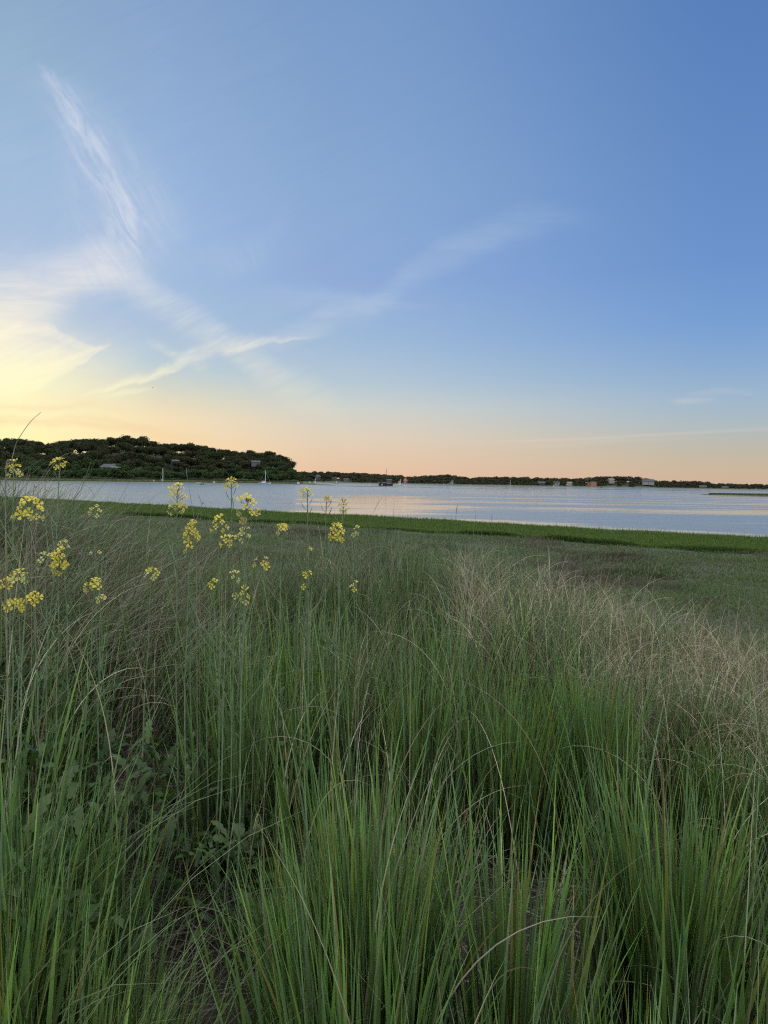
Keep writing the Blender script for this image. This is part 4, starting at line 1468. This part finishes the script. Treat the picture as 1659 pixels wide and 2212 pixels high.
# ------------------------------------------------------------------ wild mustard flowers
def flower_mesh(seed, m_, cup):
    r_ = random.Random(seed)
    b = MB()
    for k in range(4):
        a = k * math.pi / 2 + r_.uniform(-.15, .15)
        ln, wdt = .0120 * r_.uniform(.8, 1.12), .0112 * r_.uniform(.85, 1.1)
        rows_ = []
        for s, wf in ((0.0, .12), (.3, .30), (.55, .78), (.8, 1.0), (.94, .85), (1.0, .45)):
            rr_ = .001 + ln * s
            zz_ = cup * .007 * s ** .8 - .0035 * max(0, s - .45) ** 2 * 4
            hw = wdt * wf * .5
            row = []
            for q in (-1, -.4, .4, 1):
                lx, ly, lz = rr_, q * hw, zz_ + .0012 * abs(q) * s
                row.append((lx * math.cos(a) - ly * math.sin(a), lx * math.sin(a) + ly * math.cos(a), lz))
            rows_.append(row)
        b.grid(rows_, False, 0)
    b.tube([(0, 0, -.006), (0, 0, -.001), (0, 0, .0035)], [.0006, .0012, .0008], 6, 1)
    for k in range(5):
        a = k * 1.256
        b.tube([(0, 0, 0), (math.cos(a) * .0015, math.sin(a) * .0015, .005)], [.0003, .0006], 4, 2)
    return b.data('flower', [m_, M_STEM, M_PETAL], True)


FLW = {'y': [flower_mesh(k, M_PETAL, .7 + .5 * k) for k in range(4)], 'p': [flower_mesh(10 + k, M_PALE, .9 + .6 * k) for k in range(3)], 'f': [flower_mesh(20 + k, M_FADE, 1.6) for k in range(2)]}
b = MB()
b.tube([(0, 0, 0), (.006, 0, .006), (.011, 0, .018), (.013, 0, .032), (.0132, 0, .040)], [.0006, .0009, .0014, .0012, .0003], 6)
POD = b.data('seed_pod', M_POD, True)
b = MB()
b.tube([(0, 0, 0), (0, 0, .004), (0, 0, .007)], [.0008, .0016, .0005], 6)
BUD = b.data('bud', M_POD, True)
lv = lobed(np.zeros((1, 3)), np.array([0.]), np.array([.085]), np.array([.5]), np.array([.9]), np.array([.022]), np.array([[.07, .12, .06]]), np.array([[.08, .14, .07]]))
LEAF = np_mesh('leaf', *lv, M_WEED)


def plant_stem(root, P, base, r0, r1, bend, mt, name='stem'):
    """curved stem from base up to P, in the root's own space"""
    pts = []
    for k in range(9):
        s = k / 8
        q = base.lerp(P, s)
        q = q + bend * (math.sin(s * math.pi)) + Vector((math.sin(s * 19), math.cos(s * 15), 0)) * .0025
        pts.append(q)
    b_ = MB()
    b_.tube(pts, [r0 + (r1 - r0) * k / 8 for k in range(9)], 7)
    return pts, b_


def flower_plant(u_, v_, size, tall, depth, kinds, count, lean, label, pods=4):
    """u, v: centre of the head; size: its width px; tall: height/width; lean: px the base stands left (-) or right (+)"""
    rr = random.Random(int(u_ * 7 + v_))
    P = at(u_, v_, depth)
    R0 = size * .46 / FPX * depth
    Hh = R0 * tall
    bt = at(u_ + lean, v_, depth)
    bx, by = bt.x, bt.y + rr.uniform(-.1, .1)
    bz = float(ground_z(bx, by)) - .02
    root = empty('wild_mustard', (bx, by, bz))
    tag(root, label, 'flower', 'yellow mustard flowers above the dune grass')
    O = Vector((bx, by, bz))
    tip = P + Vector((0, 0, Hh * .7)) - O
    dirv = (tip - Vector((0, 0, 0)))
    bend = Vector((-lean / FPX * depth * .22 + rr.uniform(-.02, .02), rr.uniform(-.02, .02), 0))
    pts, b_ = plant_stem(root, tip, Vector((0, 0, 0)), .0038, .0015, bend, M_STEM)
    # pedicels and flowers
    placed = []
    count = int(count * 1.05 + .4)
    for k in range(count):
        q = (k + .5) / count
        zz = Hh * (1.0 - 1.9 * q + rr.uniform(-.25, .25))
        rad_ = R0 * math.sqrt(max(.08, 1 - (1 - 1.5 * q) ** 2)) * rr.uniform(.45, 1.0)
        a = k * 2.4 + rr.uniform(-.4, .4)
        off = Vector((math.cos(a) * rad_, math.sin(a) * rad_, zz))
        c_ = P - O + off
        ax = P - O + Vector((0, 0, zz - rad_ * .7))
        b_.tube([ax + (tip - ax) * .0, ax.lerp(c_, .6) + Vector((0, 0, rad_ * .08)), c_], [.0008, .0007, .0006], 4)
        nrm = (off.normalized() * .8 + Vector((0, -.55, .55)) + Vector((rr.uniform(-.4, .4), rr.uniform(-.4, .4), rr.uniform(-.3, .3)))).normalized()
        kd = kinds[k * len(kinds) // count] if len(kinds) > 1 else kinds
        fm = rr.choice(FLW[kd])
        placed.append((c_, nrm, fm, rr.uniform(.62, 1.08)))
    for k in range(7 if count > 5 else 3):
        a = rr.uniform(0, 6.28)
        placed.append((tip + Vector((math.cos(a) * .004, math.sin(a) * .004, rr.uniform(-.004, .006))), Vector((math.cos(a) * .5, math.sin(a) * .5, 1)).normalized(), BUD, rr.uniform(.7, 1.2)))
    for k in range(rr.randint(3, 5)):          # side branches with a few closed buds
        i = rr.randint(4, 6)
        q0 = pts[i].lerp(pts[i + 1], rr.random())
        a = rr.uniform(0, 6.28)
        ln_ = rr.uniform(.07, .20)
        q1 = q0 + Vector((math.cos(a) * ln_ * .5, math.sin(a) * ln_ * .5, ln_ * .6))
        q2 = q0 + Vector((math.cos(a) * ln_ * .7, math.sin(a) * ln_ * .7, ln_ * 1.1))
        b_.tube([q0, q1, q2], [.0014, .0011, .0007], 5)
        for _ in range(3):
            placed.append((q2 + Vector((rr.uniform(-.004, .004), rr.uniform(-.004, .004), 0)), Vector((rr.uniform(-.6, .6), rr.uniform(-.6, .6), 1)).normalized(), BUD, rr.uniform(.7, 1.2)))
    link('stem', b_.data('stem', M_STEM, True), root)
    for c_, nrm, fm, sc in placed:
        f_ = bpy.data.objects.new('bud' if fm is BUD else 'flower', fm)
        COL.objects.link(f_)
        f_.parent = root
        f_.location = c_
        f_.rotation_mode = 'QUATERNION'
        f_.rotation_quaternion = nrm.to_track_quat('Z', 'Y') @ Vector((0, 0, 1)).rotation_difference(Vector((0, 0, 1)))
        f_.scale = (sc, sc, sc)
    for k in range(pods):
        f_ = link('seed_pod', POD, root)
        s = 1 - (Hh * 2.0 + .018 * (k + 1)) / max(tip.length, .3)
        s = max(.1, s)
        i = min(7, int(s * 8))
        q = pts[i].lerp(pts[i + 1], s * 8 - i)
        f_.location = q
        f_.rotation_euler = (0, rr.uniform(.1, .5), k * 2.5 + rr.uniform(0, 1))
        e = rr.uniform(.7, 1.15)
        f_.scale = (e, e, e)
    for k in range(3):
        f_ = link('leaf', LEAF, root)
        s = rr.uniform(.35, .8)
        i = min(7, int(s * 8))
        f_.location = pts[i].lerp(pts[i + 1], s * 8 - i)
        f_.rotation_euler = (0, 0, rr.uniform(0, 6.28))
        e = rr.uniform(.3, .6)
        f_.scale = (e, e, e)
    return root


FL = [
    (130, 1001, 32, .8, 2.4, 'y', 8, -85, 'leaning yellow flower head before the headland trees, highest at the far left', 2),
    (30, 1014, 28, 1.3, 2.5, 'yp', 9, -10, 'yellow flower head against the dark trees at the left edge, below a long curved stalk', 3),
    (62, 1103, 70, .8, 2.1, 'yyyp', 20, -20, 'largest and widest yellow flower cluster, at the left below the shore line', 4),
    (205, 1104, 34, .7, 2.9, 'pp', 6, 8, 'sparse pale flower head over the green marsh band left of the tall double cluster', 3),
    (383, 1078, 42, 1.5, 2.4, 'yyp', 17, -4, 'tall yellow flower cluster before the water, second highest left of centre', 5),
    (412, 1151, 40, 1.1, 2.4, 'y', 16, 8, 'round bright yellow cluster just under the marsh band below the tall cluster', 4),
    (406, 1188, 12, 1.0, 2.45, 'y', 2, 6, 'single small yellow bloom directly beneath the round bright cluster', 1),
    (500, 1045, 24, 1.0, 2.5, 'y', 8, 2, 'small yellow head on a long dark podded stem against the water', 7),
    (535, 1100, 46, 1.15, 2.1, 'yyf', 17, -6, 'big yellow cluster straddling the marsh band right of the small podded head', 4),
    (472, 1132, 38, 1.0, 2.4, 'y', 11, -14, 'open yellow cluster left of and below the big cluster on the marsh band', 3),
    (490, 1171, 28, .9, 2.35, 'y', 6, -10, 'small golden cluster with an outward-facing bloom below the open cluster', 2),
    (528, 1155, 28, 1.2, 2.7, 'p', 7, 0, 'pale greenish flower head beneath the big cluster', 3),
    (610, 1143, 30, .8, 2.6, 'yp', 9, 4, 'flat-topped yellow head alone between the big cluster and the podded stems', 2),
    (664, 1066, 26, 1.0, 2.6, 'pyf', 8, -2, 'pale yellow head with drooping petals against the water right of centre-left', 6),
    (705, 1079, 20, .6, 2.7, 'pf', 4, -14, 'thin pale flower head between two taller ones against the water', 4),
    (742, 1093, 28, 1.1, 2.7, 'fp', 8, -6, 'fading brownish-yellow head against the orange water, rightmost above the band', 6),
    (728, 1150, 36, 1.0, 2.6, 'y', 13, -2, 'bright yellow cluster rightmost of the large ones, in front of the marsh', 3),
    (769, 1149, 16, 1.3, 3.6, 'p', 5, 4, 'faint pale flower head beside the purple-grey grass tuft right of the last bright cluster', 1),
    (128, 1213, 36, 1.3, 2.3, 'y', 18, -18, 'dense golden flower head in the dark grass at left, taller than wide', 3),
    (97, 1211, 30, 1.4, 2.35, 'pf', 5, -10, 'scraggly pale flower head immediately left of the dense golden head', 3),
    (137, 1178, 24, .8, 2.6, 'p', 4, -6, 'small pale green head just above the dense golden head', 2),
    (42, 1244, 40, .7, 2.2, 'yp', 9, -6, 'spreading pale yellow head left of and below the dense golden head', 3),
    (10, 1264, 26, .7, 2.2, 'y', 4, -6, 'pair of golden blooms cut by the left picture edge', 2),
    (29, 1308, 46, .5, 2.1, 'y', 9, 2, 'wide flat yellow head lowest at the left edge', 2),
    (72, 1294, 36, .7, 2.1, 'y', 7, 14, 'loose yellow head right beside the wide flat head at lower left', 2),
    (203, 1266, 38, .7, 2.3, 'yyf', 10, -70, 'yellow head with faded lower petals on a long slanting stem, left of centre', 2),
    (218, 1294, 24, .5, 2.4, 'p', 3, -6, 'two pale petals below the yellow head with the slanting stem', 1),
    (207, 1195, 26, .4, 2.6, 'p', 2, 4, 'two separate pale blooms side by side high in the grass above the slanting stem', 1),
    (328, 1240, 28, .9, 2.5, 'yp', 7, -26, 'small lemon yellow head alone in the grass below the tall double cluster', 2),
    (460, 1263, 18, .8, 2.5, 'y', 3, 0, 'tiny yellow bloom in mid-grass left of the two-stemmed lemon blooms', 1),
    (506, 1245, 22, 1.2, 2.5, 'p', 4, -2, 'stacked lemon blooms in the grass right of the tiny yellow bloom', 1),
    (525, 1286, 32, 1.2, 2.5, 'yp', 7, -10, 'drooping yellow and white head lowest in the middle grass', 2),
    (566, 1216, 40, .5, 2.6, 'pyy', 6, -8, 'loose row of pale blooms ending in one bright yellow one', 2),
    (664, 1240, 28, .5, 2.7, 'y', 3, 0, 'pair of yellow blooms crossing a straight pale straw', 1),
    (648, 1267, 14, .6, 2.7, 'y', 1, 2, 'single golden bloom just below the pair on the pale straw', 2),
    (667, 1186, 12, .7, 2.7, 'y', 1, 0, 'single lemon bloom at the top of the straight pale straw', 1),
    (765, 1267, 22, 1.1, 2.9, 'py', 3, -2, 'rightmost yellow blooms, alone low in the dark grass', 1),
]
for a_ in FL:
    flower_plant(*a_)

# ------------------------------------------------------------------ single grass stalks that stand out
def stalk(path, depth, rad_, label, colr, spike=True):
    P = [at(a, b_, depth) for a, b_ in path]
    last = P[-1]
    d_ = (P[-1] - P[-2])
    gz_ = float(ground_z(last.x, last.y))
    base = Vector((last.x + d_.x * .5, last.y + .03, gz_ - .02))
    root = empty('grass_stalk', base)
    tag(root, label, 'grass stalk', 'single stalks rising out of the dune grass')
    pts = [p_ - base for p_ in P]
    mid = pts[-1].lerp(Vector((0, 0, 0)), .5) + Vector((d_.x * .15, 0, 0))
    pts += [mid, Vector((0, 0, 0))]
    pts = pts[::-1]
    # smooth
    sm = [pts[0]]
    for k in range(len(pts) - 1):
        p0, p1, p2, p3 = pts[max(k - 1, 0)], pts[k], pts[k + 1], pts[min(k + 2, len(pts) - 1)]
        for q in (.25, .5, .75, 1.0):
            sm.append(.5 * ((2 * p1) + (p2 - p0) * q + (2 * p0 - 5 * p1 + 4 * p2 - p3) * q * q + (3 * p1 - p0 - 3 * p2 + p3) * q ** 3))
    ns = len(sm)
    b = MB()
    b.tube(sm, [rad_ * (1 - .7 * k / ns) for k in range(ns)], 6)
    link('stem', b.data('stem', colr, True), root)
    if spike:
        b = MB()
        q0 = ns - 5
        b.tube(sm[q0:], [rad_ * .4, rad_ * .9, rad_ * 1.0, rad_ * .8, rad_ * .3][:ns - q0], 6)
        link('seed_head', b.data('seed_head', M_SPIKE, True), root)


M_SPIKE = paint('seed_spike', (.26, .21, .15), .8, .2, 60)
M_STRAW = paint('straw', (.30, .27, .21), .7, .2, 40)
M_GREENS = paint('stalk_green', (.15, .20, .10), .6, .2, 40)
stalk([(88, 891), (65, 912), (40, 948), (32, 967), (24, 1000), (12, 1044)], 2.0, .0019, 'tallest curved grass stalk rising over the headland trees at the left', M_STRAW, False)
stalk([(202, 1077), (202, 1067), (187, 1049), (163, 1045), (130, 1051), (104, 1062), (80, 1080)], 2.3, .0012, 'stalk bent into a full arch against the water at the left', M_STRAW, False)
stalk([(171, 985), (154, 978), (134, 986), (112, 1008), (90, 1042), (70, 1085)], 2.3, .0013, 'pale hooked stalk passing beside the leaning yellow flower head', M_STRAW, False)
stalk([(402, 1010), (405, 1035), (412, 1075), (420, 1125), (424, 1170)], 2.4, .0014, 'straight pale stalk crossing the water right of the tall double cluster', M_STRAW)
stalk([(428, 1068), (434, 1085), (434, 1120), (432, 1160)], 2.6, .0009, 'thin short stalk beside the straight pale one', M_STRAW)
stalk([(988, 1089), (985, 1113), (983, 1145), (981, 1173), (979, 1230)], 3.2, .0016, 'dark-tipped upright stalk reaching the water near the centre', M_GREENS)
stalk([(1019, 1093), (1028, 1103), (1027, 1121), (1023, 1145), (1019, 1215), (1007, 1262)], 3.2, .0014, 'stalk with a bent tip right of the dark-tipped upright one', M_STRAW, False)
stalk([(1063, 1108), (1062, 1130), (1061, 1161), (1058, 1210)], 3.4, .0013, 'short straight stalk over the cordgrass band right of the bent-tipped one', M_GREENS)
stalk([(1402, 1191), (1401, 1224), (1397, 1274), (1394, 1310)], 4.2, .0018, 'upright stalk against the brown marsh tussocks at the right', M_STRAW)
stalk([(1568, 1216), (1570, 1245), (1572, 1280), (1574, 1320)], 4.2, .0016, 'rightmost upright stalk in front of the flat marsh', M_STRAW)
stalk([(663, 1186), (662, 1240), (660, 1300), (655, 1400), (650, 1450)], 2.75, .0022, 'straight pale straw standing in mid-grass with yellow blooms on it', M_STRAW, False)
stalk([(838, 1052), (843, 1046), (822, 1078), (806, 1110), (800, 1150)][2:], 3.5, .0010, 'fine slanting stalk left of centre over the marsh band', M_STRAW)
